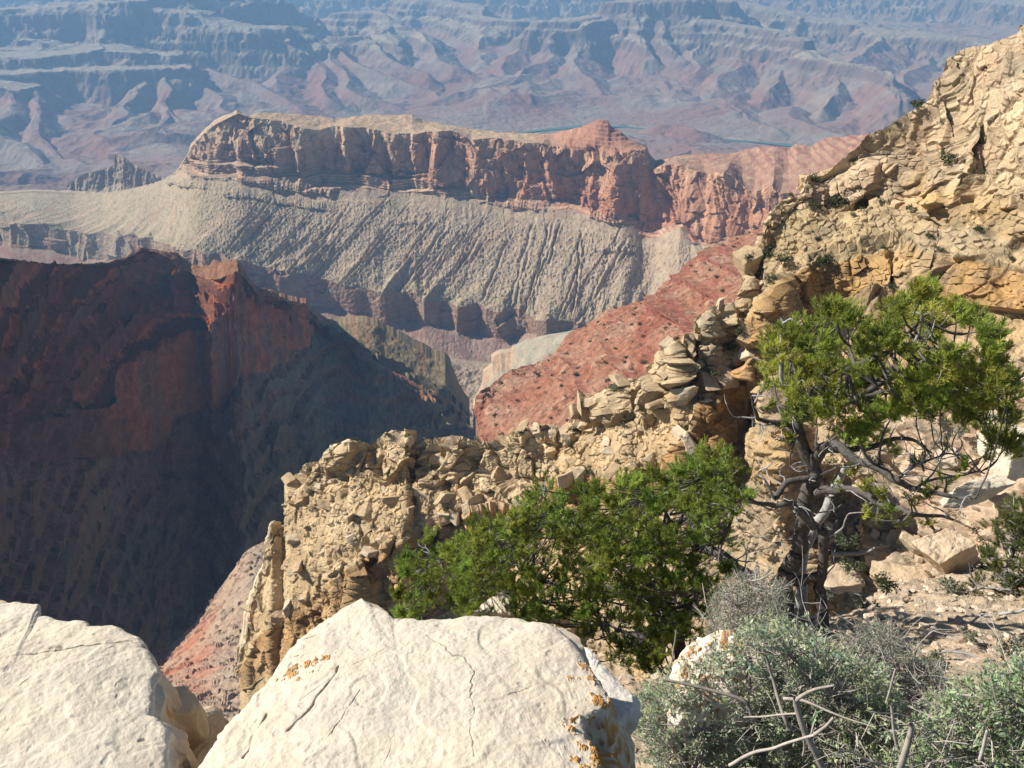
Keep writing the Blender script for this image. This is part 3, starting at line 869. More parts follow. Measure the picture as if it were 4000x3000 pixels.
def build_ridge():
    xs = np.linspace(-420, 1835, 845)
    r0 = [(-420, 960), (0, 1005), (20, 1011), (90, 1017), (185, 1030), (218, 1020), (224, 1036), (320, 1030), (415, 1030), (475, 1010), (520, 985), (550, 967), (595, 970), (615, 975), (690, 985), (725, 1015), (745, 1040),
          (820, 1040), (840, 1022), (925, 1025), (940, 1035), (955, 1060), (965, 1085), (1000, 1135), (1125, 1170), (1200, 1190), (1215, 1220), (1275, 1262), (1330, 1270), (1400, 1257), (1460, 1266), (1500, 1290), (1600, 1345), (1695, 1400),
          (1740, 1412), (1758, 1440), (1775, 1490), (1800, 1560), (1835, 1610)]
    r1 = [(-420, 968), (0, 1013), (90, 1025), (218, 1030), (415, 1038), (475, 1018), (550, 977), (600, 984), (650, 1005), (700, 1050), (760, 1080), (820, 1095), (850, 1092), (900, 1070), (930, 1062), (965, 1097), (1000, 1146), (1125, 1184),
          (1200, 1206), (1275, 1280), (1340, 1310), (1400, 1345), (1500, 1400), (1600, 1442), (1700, 1500), (1770, 1545), (1800, 1580), (1835, 1620)]
    r2 = [(-420, 1700), (0, 1660), (180, 1640), (300, 1610), (420, 1590), (480, 1520), (540, 1430), (600, 1400), (720, 1330), (790, 1300), (850, 1240), (900, 1200), (930, 1110), (965, 1130), (1050, 1190), (1125, 1215), (1200, 1250), (1275, 1300), (1500, 1430), (1770, 1570), (1835, 1630)]
    r3 = [(-420, 1850), (0, 1810), (250, 1790), (450, 1790), (560, 1760), (640, 1730), (700, 1640), (800, 1620), (870, 1590), (950, 1490), (1080, 1430), (1150, 1370), (1200, 1340), (1275, 1330), (1500, 1450), (1770, 1585), (1835, 1640)]
    r4 = [(-420, 2150), (0, 2120), (250, 2100), (450, 2120), (640, 2060), (800, 1880), (950, 1720), (1100, 1600), (1200, 1560), (1400, 1600), (1600, 1600), (1770, 1620), (1835, 1652)]
    r5 = [(-420, 2700), (0, 2640), (400, 2680), (640, 2590), (800, 2420), (1000, 2170), (1200, 2020), (1400, 1900), (1600, 1740), (1700, 1680), (1770, 1655), (1835, 1665)]
    P, B, Fr, rr = sheet(xs, [
        dict(y=r0, d=[(-420, 880), (0, 1080), (300, 1260), (560, 1400), (720, 1400), (850, 1330), (940, 1270), (1275, 1470), (1500, 1450), (1770, 1385), (1835, 1400)], sm=8),
        dict(y=r1, s=[(-420, 10), (640, 12), (720, 26), (960, 28), (1275, 14), (1770, 12)], n=24, sm=3),
        dict(y=r2, s=[(-420, 31), (500, 33), (900, 45), (1200, 38), (1770, 32)], n=150, sm=10),
        dict(y=r3, s=[(-420, 55), (450, 72), (900, 76), (1200, 60), (1400, 34), (1770, 36)], n=70, sm=8),
        dict(y=r4, s=34, n=90, sm=12),
        dict(y=r5, s=[(-420, 30), (900, 28), (1770, 30)], n=110, sm=14)])
    hn, s = hnorm(rr[1], 40)
    S = s[None]; Z = P[..., 2]; PX = xs[None]
    Bc, Fc = B[:, None], Fr[:, None]
    # cliff flutes
    fl = 34 * (ridged(S / 110, Z / 500, 2, 103) - .6) + 15 * (ridged(S / 36, Z / 260, 3, 104) - .6) + 3 * fbm2(S / 9, Z / 20, 3, 105)
    w = np.where(Bc == 2, 1.0, np.where(Bc == 1, Fc ** 6, np.where(Bc == 3, (1 - Fc) ** 5, 0))) * sstep(1500, 1200, PX)
    d = fl * w
    # thin hard beds crossing the slopes
    zb = Z + 0.02 * P[..., 0] + 7 * fbm2(S / 140, Z * 0, 2, 107)
    q = zb / 27.0
    fr_ = q - np.floor(q)
    st = (sstep(0, 0.16, fr_) - fr_) * 20 * np.clip(0.6 + .7 * noise2(S / 260, np.floor(q) * 2.7, 108), .1, 1.3)
    d = d - st * np.where((Bc == 1) | (Bc == 3) | (Bc == 4), 1.0, 0.3) * np.where(Bc == 0, 0, 1)
    P[..., 0] += d * hn[None, :, 0]; P[..., 1] += d * hn[None, :, 1]
    # gullies
    f = np.where(Bc == 1, Fc, np.where(Bc == 3, .4 + .3 * Fc, np.where(Bc == 4, .7 + .3 * Fc, 0)))
    Sg = S - 160 * f + 16 * fbm2(S / 90, f * 4, 3, 109)
    g = (ridged(Sg / 95, f * 2, 3, 110) - .55) * 24 + (ridged(Sg / 30, f * 4, 2, 111) - .6) * 8 + 3.4 * fbm2(S / 9, Z / 9, 4, 112, .65)
    P[..., 2] += g * np.where(Bc == 0, 0.06, np.where(Bc == 2, 0.2, np.minimum(1, np.where(Bc == 1, Fc * 6, 1))))
    P[..., 2] += np.where(Bc == 0, 3.0, 0) * fbm3(P, 26, 4, 117, .6)
    n1 = fbm2(S / 60, Z / 60, 4, 114); n2 = fbm2(S / 25, Z / 120, 3, 115)
    maroon = np.array([0.31, 0.115, 0.065]); redw = np.array([0.56, 0.20, 0.085]); gs = np.array([0.22, 0.20, 0.15]); olv = np.array([0.20, 0.19, 0.12]); topc = np.array([0.25, 0.135, 0.085])
    c0 = mix(topc, np.array([0.25, 0.215, 0.135]), sstep(1150, 1300, PX) + 0.5 * n1)
    c0 = mix(c0, np.array([0.33, 0.21, 0.13]), sstep(.1, .4, n2) * .6)
    c1 = mix(maroon * .8, np.array([0.19, 0.125, 0.085]), 0.4 + 0.8 * n1)
    kb = np.floor(q)
    c1 = c1 * (.55 + .8 * _r(_h(kb + 500, kb * 0)))[..., None]
    c1 = mix(c1, redw, sstep(0.0, 0.10, fr_) * sstep(.34, .2, fr_) * (.35 + .65 * _r(_h(np.floor(q) + 900, np.floor(q) * 0))))
    c1 = mix(c1, gs, sstep(1150, 1320, PX))
    c2 = mix(redw, np.array([0.30, 0.19, 0.135]), 0.25 + 0.9 * n2 + sstep(1200, 1350, PX))
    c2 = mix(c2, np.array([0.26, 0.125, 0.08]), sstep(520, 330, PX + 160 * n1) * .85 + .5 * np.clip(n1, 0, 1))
    c3 = mix(gs, np.array([0.27, 0.17, 0.11]), 0.3 + .8 * n1)
    c3 = mix(c3, np.array([0.38, 0.20, 0.10]), sstep(0.0, 0.10, fr_) * sstep(.32, .2, fr_) * 0.8)
    c4 = mix(olv, np.array([0.24, 0.155, 0.105]), 0.4 + .8 * n1)
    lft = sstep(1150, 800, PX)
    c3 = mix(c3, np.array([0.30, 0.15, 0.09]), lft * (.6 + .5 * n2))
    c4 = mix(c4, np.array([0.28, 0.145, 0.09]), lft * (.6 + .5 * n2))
    c4 = mix(c4, np.array([0.33, 0.21, 0.11]), sstep(0.0, 0.10, fr_) * sstep(.3, .2, fr_) * 0.6)
    col = np.zeros(P.shape)
    for k, c in enumerate((c0, c1, c2, c3, c4)):
        m = B == k
        col[m] = np.broadcast_to(c, P.shape)[m]
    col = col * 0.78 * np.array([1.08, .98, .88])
    P2 = skirt(P, 500, -330)
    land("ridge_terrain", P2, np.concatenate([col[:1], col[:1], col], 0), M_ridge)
    return P

P_ridge = build_ridge()

# ------------------------------------------------------------------ unseen wall added left of the view, shaped to throw shade over the ridge
def build_shade_wall():
    y = np.linspace(150, 2300, 160)
    tx = np.interp(y, [150, 500, 900, 1300, 1700, 2300], [-620, -860, -1060, -1240, -1480, -2000])
    tz = np.interp(y, [150, 400, 800, 1150, 1350, 1600, 2300], [-120, -70, 120, 135, 70, -90, -420])
    tx = tx + 40 * fbm2(y / 160, y * 0, 3, 120)
    tz = tz + 18 * fbm2(y / 120, y * 0, 3, 121)
    rows = []
    for dx, dz in ((-1500, 20), (-400, 12), (0, 0), (40, -110), (95, -150), (130, -260), (150, -430), (170, -640)):
        rows.append(np.stack([tx + dx, y, tz + dz], 1))
    rows = np.array(rows)
    Pn = []
    for a, b in zip(rows[:-1], rows[1:]):
        for j in range(12):
            Pn.append(a + (b - a) * j / 12)
    P = np.array(Pn + [rows[-1]])
    P += (8 * fbm3(P, 60, 3, 122))[..., None] * np.array([1, 0, .4])
    c = mix(np.array([0.40, 0.33, 0.25]), np.array([0.28, 0.15, 0.11]), sstep(-120, -300, P[..., 2]) + .3 * fbm3(P, 90, 3, 123))
    land("shade_wall_terrain", P, c, M_ridge)

build_shade_wall()

# ================================================================== red slope under the spur
M_red = rock_mat("red_slope_rock", scale=6, bump=0.6, mott=0.2, fine=0.2)

def build_red():
    xs = np.linspace(1866, 3010, 700)
    t0 = [(1866, 1660), (1870, 1560), (1876, 1525), (1915, 1505), (1965, 1465), (2000, 1440), (2090, 1420), (2175, 1375), (2210, 1320), (2315, 1255), (2375, 1210), (2540, 1160), (2640, 1080), (2680, 1035), (2725, 1000), (2750, 968), (2800, 950), (2900, 925), (3010, 880)]
    tm = [(1866, 1760), (1915, 1650), (2100, 1540), (2300, 1430), (2500, 1320), (2700, 1180), (2850, 1060), (3010, 990)]
    tb = [(1866, 1990), (2000, 1860), (2200, 1760), (2330, 1680), (2430, 1600), (2560, 1560), (2650, 1470), (2720, 1410), (2790, 1330), (2900, 1230), (3010, 1200)]
    P, B, Fr, rr = sheet(xs, [
        dict(y=t0, d=[(1866, 650), (1965, 700), (2175, 770), (2375, 790), (2540, 790), (2725, 850), (2800, 900), (3010, 900)], sm=4),
        dict(y=tm, d=[(1866, 600), (2100, 600), (2500, 600), (2700, 640), (3010, 690)], n=150, sm=4),
        dict(y=tb, d=[(1866, 520), (2150, 480), (2430, 460), (2720, 460), (3010, 520)], n=170, sm=4)])
    N = normals(P)
    Z = P[..., 2]
    U = P[..., 0] * 0.5 - P[..., 1] * 0.87               # along the contour
    zb = Z + 0.30 * (P[..., 1] - 600) * 0.35 + 4 * fbm2(U / 60, Z / 60, 3, 131)
    q = zb / 31.0
    k = np.floor(q)
    f = q - k
    amp = np.clip(noise2(U / 80, k * 3.3, 132) * 1.5 + 0.4, 0, 1.3) + 1.1 * np.exp(-(((xs[None] - 2590) / 130.) ** 2)) * sstep(.9, .4, np.abs(np.linspace(-1, 1.2, P.shape[0]))[:, None])
    joint = ridged(U / 4.5, Z / 60, 2, 133)
    step = (sstep(0.0, 0.2, f) - f) * 12 * amp
    col_ = sstep(0.05, 0.2, f) * sstep(0.45, 0.25, f) * (joint - 0.6) * 9 * np.clip(amp - .2, 0, 1)
    rub = 1.2 * fbm3(P, 9, 4, 134, .62) + 3.2 * fbm3(P, 38, 3, 140)
    w1, w2, w3, wb = worley3(P + 3 * fbm3(P, 14, 2, 136)[..., None], (4.5, 4.5, 4), 135)
    v1 = worley3(P, (14, 14, 11), 137)
    blk = np.where(w1 > 0.82, (w1 - .82) * 7 * sstep(0, .3, wb), 0) + np.where(v1[0] > .93, 1.6, 0) * sstep(0, .25, v1[3])
    P = P + N * (rub + blk)[..., None]
    hN = N[..., :2] / (np.linalg.norm(N[..., :2], axis=-1, keepdims=True) + 1e-6)
    lh, ld = ledges(P, [([(2335, 1285), (2362, 1322), (2388, 1370), (2420, 1425), (2450, 1452), (2486, 1470)], 1, 1), ([(2190, 1372), (2240, 1420), (2275, 1480), (2305, 1535), (2335, 1572)], 1, 1), ([(2120, 1425), (2180, 1470), (2230, 1505), (2290, 1550)], .6, .7),
                        ([(2548, 1160), (2580, 1195), (2640, 1222), (2668, 1240)], 1.5, 2.1), ([(2600, 1130), (2660, 1175), (2715, 1225), (2750, 1262)], 1.5, 2.2), ([(2640, 1205), (2690, 1250), (2740, 1300)], 1.6, 2.6), ([(2655, 1075), (2700, 1090), (2760, 1130), (2820, 1150)], 1.1, 1.5),
                        ([(2735, 985), (2790, 1010), (2860, 1040), (2930, 1075)], 1, 1.2), ([(2800, 960), (2860, 975), (2930, 985)], .9, 1.2), ([(1950, 1520), (2010, 1560), (2060, 1620)], .7, .8), ([(1885, 1690), (1960, 1725), (2060, 1745)], .8, 1)], 5, 22, 16, 9, 9)
    P[..., :2] += hN * (step * .45 + col_ * .4 + lh)[..., None]
    n1 = fbm3(P, 40, 4, 138)
    a = np.array([0.26, 0.11, 0.068]); b = np.array([0.30, 0.175, 0.118]); c3 = np.array([0.24, 0.085, 0.055])
    c = mix(a, b, 0.35 + 0.9 * n1 + 0.3 * (w2 - .5))
    c = mix(c, c3, sstep(0.02, 0.2, f) * sstep(0.5, 0.25, f) * np.clip(amp, 0, 1) * 0.8)
    c = mix(c, np.array([0.42, 0.30, 0.22]), np.clip(blk, 0, 1) * .4 * (w2 > .5))
    c = mix(c, np.array([0.26, 0.17, 0.115]), sstep(.25, .6, fbm3(P, 18, 4, 139)) * .45)
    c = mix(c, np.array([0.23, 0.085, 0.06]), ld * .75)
    c = c * (.85 + .3 * w2)[..., None]
    P2 = skirt(P, 60, -90)
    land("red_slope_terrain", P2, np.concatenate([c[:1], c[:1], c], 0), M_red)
    return P

P_red = build_red()

def build_grey_mound():
    """grey green slope and pale pinnacles on the canyon floor, left of the red slope"""
    xs = np.linspace(1850, 2480, 330)
    t0 = [(1850, 1580), (1868, 1520), (1880, 1470), (1905, 1440), (1925, 1395), (1950, 1380), (1985, 1376), (2010, 1362), (2060, 1340), (2130, 1322), (2210, 1310), (2300, 1290), (2480, 1240)]
    t1 = [(1850, 1600), (1872, 1545), (1905, 1490), (1945, 1450), (1985, 1440), (2060, 1390), (2210, 1350), (2480, 1300)]
    t2 = [(1850, 1760), (1905, 1640), (2000, 1560), (2480, 1500)]
    P, B, Fr, rr = sheet(xs, [dict(y=t0, d=[(1850, 1860), (1945, 1800), (2060, 1700), (2210, 1620), (2480, 1500)], sm=2),
                              dict(y=t1, s=[(1850, 40), (1985, 34), (2060, 24), (2480, 24)], n=50, sm=4), dict(y=t2, s=24, n=90, sm=8)])
    hn, s = hnorm(rr[0], 20)
    S = s[None]; Bc, Fc = B[:, None], Fr[:, None]
    pin = sstep(2030, 1980, xs)[None]
    d = (24 * (ridged(S / 42, P[..., 2] / 300, 3, 143) - .6)) * np.where(Bc == 0, 1, (1 - Fc) ** 3) * pin + 2 * fbm2(S / 12, P[..., 2] / 12, 3, 144)
    P[..., 0] += d * hn[None, :, 0]; P[..., 1] += d * hn[None, :, 1]
    n = fbm2(S / 40, P[..., 1] / 40, 4, 146)
    c = mix(np.array([0.28, 0.265, 0.21]), np.array([0.34, 0.29, 0.22]), 0.4 + n)
    c = mix(c, np.array([0.43, 0.31, 0.215]), np.where(Bc == 0, 0.9, 0.2 * (1 - Fc)) * pin)
    P2 = skirt(P, 200, -120)
    land("floor_mound_terrain", P2, np.concatenate([c[:1], c[:1], c], 0), M_mesa)

build_grey_mound()

def build_low_red():
    """lower red scree seen down the gap between the boulders"""
    xs = np.linspace(300, 1420, 420)
    e0 = [(300, 2640), (640, 2560), (720, 2470), (800, 2385), (870, 2290), (925, 2200), (975, 2140), (1030, 2110), (1130, 2030), (1420, 1900)]
    P, B, Fr, rr = sheet(xs, [dict(y=e0, d=[(300, 560), (640, 590), (800, 600), (1030, 640), (1420, 760)], sm=4),
                              dict(y=[(300, 2800), (640, 2700), (1000, 2500), (1420, 2300)], d=[(300, 450), (640, 430), (1000, 480), (1420, 560)], n=130, sm=6), dict(y=3150, d=[(300, 230), (640, 220), (1420, 260)], n=130, sm=6)])
    w1, w2, w3, wb = worley3(P + 3 * fbm3(P, 12, 2, 151)[..., None], (5, 5, 4), 152)
    Nn = normals(P)
    h = 2.4 * fbm3(P, 22, 4, 153, .6) + np.where(w1 > .6, (w1 - .6) * 6 * sstep(0, .3, wb), 0)
    P = P + Nn * h[..., None]
    n = fbm3(P, 30, 4, 154)
    c = mix(np.array([0.36, 0.16, 0.105]), np.array([0.36, 0.26, 0.185]), 0.4 + 1.1 * n + .3 * (w2 - .5))
    c = mix(c, np.array([0.33, 0.27, 0.2]), sstep(2450, 2250, L(xs, e0))[None] * 0.7 * (1 - 0 * Fr[:, None]))
    P2 = skirt(P, 30, -60)
    land("red_scree_terrain", P2, np.concatenate([c[:1], c[:1], c], 0), M_red)
    return P

P_low = build_low_red()
# ================================================================== the pale rocky spur and the near slope
M_spur = rock_mat("spur_limestone", scale=2.2, bump=0.55, mott=0.2, fine=0.16)
CREST = [(948, 2600), (955, 2520), (960, 2390), (985, 2300), (1020, 2200), (1044, 2092), (1058, 2036), (1094, 2038), (1104, 2062), (1116, 2040), (1121, 2000), (1123, 1900), (1126, 1886), (1202, 1822), (1266, 1795), (1302, 1759), (1368, 1752), (1370, 1733), (1447, 1732),
         (1483, 1705), (1528, 1685), (1596, 1687), (1602, 1732), (1618, 1759), (1655, 1724), (1676, 1718), (1690, 1738), (1700, 1718), (1781, 1706), (1844, 1724), (1908, 1733), (1962, 1718), (2025, 1686), (2115, 1676), (2150, 1672), (2172, 1650), (2190, 1690), (2203, 1672), (2222, 1637),
         (2250, 1642), (2300, 1605), (2330, 1575), (2362, 1560), (2395, 1500), (2430, 1466), (2460, 1478), (2500, 1482), (2545, 1450), (2565, 1426), (2615, 1370), (2650, 1345), (2720, 1295), (2752, 1240), (2780, 1206), (2850, 1196), (2880, 1170), (2892, 1090),
         (2900, 1070), (2930, 992), (2968, 985), (2972, 955), (2914, 950), (2916, 868), (2950, 830), (3010, 820), (3060, 780), (3110, 760), (3120, 726), (3142, 686), (3190, 650), (3204, 652), (3250, 620), (3300, 585), (3365, 530), (3405, 500), (3483, 452), (3573, 382), (3636, 300),
         (3688, 265), (3691, 219), (3772, 182), (3862, 164), (3962, 137), (3982, 104), (4030, 80), (4200, 30)]
_cx = [CREST[0]]
for p in CREST[1:]:                              # keep the line single valued in x
    if p[0] > _cx[-1][0]:
        _cx.append(p)
CREST = _cx

def build_spur():
    xs = np.concatenate([np.linspace(948, 3000, 1050), np.linspace(3001, 4200, 480)])
    c0 = L(xs, CREST)
    qa = np.maximum(c0 + 14, L(xs, [(948, 2610), (985, 2330), (1044, 2110), (1126, 1905), (1300, 1790), (1500, 1730), (1600, 1745), (1780, 1735), (2000, 1735), (2200, 1700), (2330, 1600), (2500, 1500), (2650, 1372), (2780, 1235), (2900, 1100), (2930, 1010), (3010, 850), (3120, 745),
                 (3190, 668), (3250, 645), (3400, 600), (3500, 600), (3600, 652), (3750, 682), (3850, 716), (4000, 760), (4200, 790)]))
    q1 = L(xs, [(948, 2620), (985, 2400), (1060, 2170), (1130, 2010), (1250, 1910), (1370, 1860), (1500, 1855), (1600, 1865), (1660, 1855), (1750, 1885), (1850, 1895), (1930, 1930), (2000, 1960), (2080, 1900), (2160, 1850), (2200, 1760), (2250, 1700), (2300, 1690), (2400, 1615), (2500, 1600), (2580, 1640),
                (2650, 1560), (2720, 1480), (2800, 1390), (2880, 1270), (2950, 1120), (3010, 960), (3060, 850), (3170, 808), (3400, 792), (3550, 800), (3700, 880), (3800, 890), (3900, 930), (4000, 960), (4200, 1010)])
    q1 = np.maximum(q1, qa + 10)
    q2 = L(xs, [(948, 2630), (1000, 2500), (1100, 2420), (1200, 2340), (1320, 2260), (1400, 2210), (1450, 2155), (1550, 2130), (1650, 2090), (1800, 2000), (1900, 1978), (1960, 1975), (2040, 1985), (2120, 1960), (2200, 1890), (2300, 1860), (2450, 1885), (2600, 1830), (2690, 1700), (2740, 1590), (2850, 1460), (2930, 1330),
                (3000, 1200), (3080, 1090), (3150, 1050), (3220, 1042), (3350, 1010), (3560, 960), (3650, 1010), (3850, 1010), (4000, 1080), (4200, 1120)])
    q2 = np.maximum(q2, q1 + 10)
    q3 = L(xs, [(948, 2700), (1050, 2640), (1200, 2570), (1400, 2490), (1700, 2420), (1900, 2300), (2000, 2200), (2100, 2080), (2200, 1990), (2400, 1940), (2550, 1960), (2690, 1900), (2780, 1930), (2880, 1900), (2980, 1640), (3080, 1400), (3180, 1240), (3300, 1180), (3550, 1160), (3650, 1160), (3800, 1190), (4200, 1230)])
    q3 = np.maximum(q3, q2 + 14)
    q4 = np.maximum(L(xs, [(948, 2900), (1600, 2700), (2200, 2400), (2900, 2250), (3200, 1900), (4200, 1800)]), q3 + 60)
    P, B, Fr, rr = sheet(xs, [
        dict(y=c0, d=[(948, 150), (1126, 152), (1500, 143), (1900, 134), (2150, 131), (2400, 126), (2650, 121), (2800, 125), (2900, 130), (3050, 137), (3400, 146), (3700, 148), (4200, 142)]),
        dict(y=qa, s=[(948, 30), (2900, 30), (3100, 40), (4200, 42)], n=170, sm=2),
        dict(y=q1, s=[(948, 62), (1300, 52), (1600, 60), (1950, 74), (2300, 70), (2900, 64), (3050, 70), (4200, 74)], n=100, sm=3),
        dict(y=q2, s=[(948, 60), (1150, 46), (1300, 31), (1900, 29), (2300, 33), (2800, 42), (3000, 27), (3400, 26), (3600, 34), (4200, 36)], n=110, sm=4),
        dict(y=q3, s=[(948, 78), (1500, 80), (2000, 78), (2300, 45), (2650, 45), (2750, 76), (3300, 74), (3600, 66), (4200, 60)], n=90, sm=4),
        dict(y=q4, s=[(948, 55), (2300, 40), (3000, 36), (4200, 36)], n=80, sm=6)])
    N = normals(P)
    Z = P[..., 2]
    Bc, Fc, PX = B[:, None], Fr[:, None], xs[None]
    cliff = np.where((Bc == 1) | (Bc == 3), 1.0, 0.0)
    cliff = np.where(Bc == 0, Fc * .6 + .4, cliff)
    cliff = np.where((Bc == 2), np.maximum(np.clip(1 - Fc * 4, 0, 1), np.clip(Fc * 4 - 3, 0, 1)), cliff)
    Qw = P + 1.2 * fbm3(P, 5, 3, 201)[..., None]
    # bedding dips a little: planes of weakness
    zz = Z + 0.10 * P[..., 0] + 1.2 * fbm3(P, 14, 2, 202)
    w1 = worley3(Qw, (8.5, 8.5, 10.0), 203)
    w2 = worley3(Qw, (3.6, 3.6, 3.4), 204)
    w3 = worley3(P, (1.15, 1.15, 0.8), 205)
    big = 2.6 * fbm3(P, 22, 3, 206)
    h = big
    e1, e2, e3 = sstep(0, .10, w1[3]), sstep(0, .12, w2[3]), sstep(0, .2, w3[3])
    up = 1 - .45 * sstep(2900, 3100, PX)
    but = (ridged(P[..., 0] / 24 + .35 * fbm3(P, 20, 2, 217), Z / 120, 2, 216) - .6) * 7 * sstep(2900, 3100, PX)
    h = h + .7 * cliff * (but + .5 * but * (Bc == 0)) + cliff * up * (((w1[0] - .4) * 4.4 + w1[2] * 2.8) * e1 - .8)
    h = h + (0.4 + 0.6 * cliff) * up * ((w2[0] - .3) * 1.4 + w2[2] * 1.5) * e2
    h = h + (0.32 * w3[0] + 0.3 * w3[2]) * e3 + sstep(2900, 3000, PX) * np.where(Bc == 4, 3.5 * fbm3(P, 18, 3, 209) + 2.5 * (w1[0] - .4) * e1, 0)
    q = zz / 4.6
    f = q - np.floor(q)
    bed = (sstep(0, .25, f) - f) * .6 * np.clip(0.5 + noise2(P[..., 0] / 14, np.floor(q) * 3.1, 207), 0, 1.2)
    h = h + bed * .45 * cliff * sstep(2600, 3000, PX) + bed * .5 * cliff
    h = h * L(xs, [(948, .25), (1130, .45), (1260, 1), (4200, 1)])[None]
    P = P + N * h[..., None]
    n1 = fbm3(P, 16, 4, 210); n2 = fbm3(P, 4, 3, 211)
    cream = np.array([0.49, 0.395, 0.275]); pale = np.array([0.56, 0.475, 0.355]); tan_ = np.array([0.43, 0.31, 0.185]); brn = np.array([0.36, 0.215, 0.10]); yel = np.array([0.47, 0.315, 0.135]); soil = np.array([0.44, 0.34, 0.215]); gr = np.array([0.36, 0.33, 0.27]); pink = np.array([0.52, 0.36, 0.26])
    c_rub = mix(mix(cream, tan_, .35 + .8 * n1), soil, .4 + .8 * n2)
    c_top = mix(cream, pale, .4 + .9 * n1)
    c_top = mix(c_top, gr, (w1[1] > .75) * .5)
    c_cl = mix(mix(tan_, brn, .35 + .9 * n1), yel, sstep(2600, 3300, PX) * np.clip(.3 + .9 * n2, 0, .8))
    c_cl1 = mix(c_top, tan_, .35 + .6 * n1)
    c_cl1 = mix(c_cl1, yel, sstep(3350, 3600, PX) * (.6 + .5 * n1) * sstep(.1, .5, Fc))
    c_cl1 = mix(c_cl1, mix(pale, pink, .3 + n1), sstep(3050, 3150, PX) * sstep(3600, 3450, PX) * .8)
    c_up = mix(c_top, mix(tan_, pink, .5 + n1), np.clip(.25 + .7 * n2, 0, .7) * sstep(3000, 3400, PX))
    c_bench = mix(c_rub, np.array([0.38, 0.31, 0.2]), sstep(2900, 3100, PX) * .5)
    c_ft = mix(soil, tan_, .4 + .8 * n1)
    col = np.zeros(P.shape)
    for k, c in enumerate((c_up, c_cl1, c_bench, c_cl, c_ft)):
        m = B == k
        col[m] = np.broadcast_to(c, P.shape)[m]
    col = mix(col, np.array([0.27, 0.23, 0.175]), sstep(.15, .55, fbm3(P * [1, 1, .5], 9, 4, 213)) * .5 * sstep(2850, 3050, PX))
    col = col * (0.82 + 0.32 * w2[1])[..., None]
    col = col * (1 - .35 * (1 - sstep(0, .08, w2[3])) * cliff)[..., None]
    col = col * L(xs, [(948, .95), (2700, .95), (3100, .90), (4200, .88)])[None, :, None] * np.array([1.03, .98, .88])
    P2 = skirt(P, 45, -70)
    land("spur_terrain", P2, np.concatenate([col[:1], col[:1], col], 0), M_spur)
    return P, B, Fr, xs

P_spur, B_spur, F_spur, X_spur = build_spur()

M_slope = rock_mat("near_slope_ground", scale=0.5, bump=0.5, mott=0.18, fine=0.12)

def build_gully():
    """the far side of the gully below the viewpoint: broken tan slope rising to the cliffs"""
    xs = np.linspace(1900, 4400, 700)
    y0 = [(1900, 2470), (2200, 2430), (2350, 2370), (2450, 2290), (2600, 2190), (2750, 2100), (2900, 2010), (3000, 1760), (3060, 1640), (3110, 1660), (3160, 1800), (3250, 1830), (3400, 1720), (3500, 1660), (3700, 1560), (4000, 1420), (4400, 1250)]
    y1 = [(1900, 2560), (2350, 2480), (2900, 2300), (3100, 2150), (3300, 2060), (3500, 1980), (3700, 1880), (4000, 1760), (4400, 1600)]
    P, B, Fr, rr = sheet(xs, [
        dict(y=y0, d=[(2350, 52), (2700, 50), (3060, 47), (3160, 52), (3400, 56), (3700, 55), (4400, 48)], sm=5),
        dict(y=y1, s=[(2350, 40), (2950, 44), (3040, 68), (3130, 60), (3200, 36), (3600, 34), (4400, 34)], n=190, sm=6),
        dict(y=2800, s=[(2350, 36), (3200, 33), (4400, 34)], n=200, sm=10)])
    N = normals(P)
    PX = xs[None]
    Qw = P + .5 * fbm3(P, 3, 2, 241)[..., None]
    w1 = worley3(Qw, (4.2, 4.2, 3.2), 243); w2 = worley3(Qw, (1.4, 1.4, 1.0), 244)
    e1, e2 = sstep(0, .3, w1[3]), sstep(0, .3, w2[3])
    w3 = worley3(P, (.55, .55, .4), 245)
    rocky = sstep(-.05, .3, fbm3(P, 12, 3, 246) + .35 * sstep(3350, 3700, PX) + .4 * np.exp(-((PX - 3070) / 70.) ** 2))
    h = 1.6 * fbm3(P, 10, 3, 247) + rocky * ((w1[0] - .3) * 2.2 + w1[2] * 1.6) * e1 + (.35 + .65 * rocky) * ((w2[0] - .3) * .8 + w2[2] * .7) * e2 + (w3[0] * .22 + .2 * w3[2]) * sstep(0, .3, w3[3]) + .5 * rocky * fbm3(P, 1.8, 4, 242, .6)
    P = P + N * h[..., None]
    n1 = fbm3(P, 7, 4, 248); n2 = fbm3(P, 1.2, 3, 249)
    soil = np.array([0.43, 0.325, 0.205]); pinkt = np.array([0.53, 0.375, 0.26]); cream = np.array([0.55, 0.45, 0.325]); yel = np.array([0.50, 0.31, 0.12])
    c = mix(soil, yel, .05 + .6 * n1 + .45 * np.exp(-((PX - 3070) / 90.) ** 2))
    c = mix(c, mix(pinkt, cream, .4 + n2 + .5 * (w1[1] - .5)), rocky * .9 * sstep(3120, 3350, PX))
    c = mix(c, np.array([0.27, 0.235, 0.165]), sstep(.1, .45, fbm3(P, 4, 4, 250)) * .5)
    c = c * (.70 + .32 * w2[1])[..., None]
    P2 = skirt(P, 6, -30)
    land("gully_terrain", P2, np.concatenate([c[:1], c[:1], c], 0), M_slope)
    return P, xs

P_gully, X_gully = build_gully()

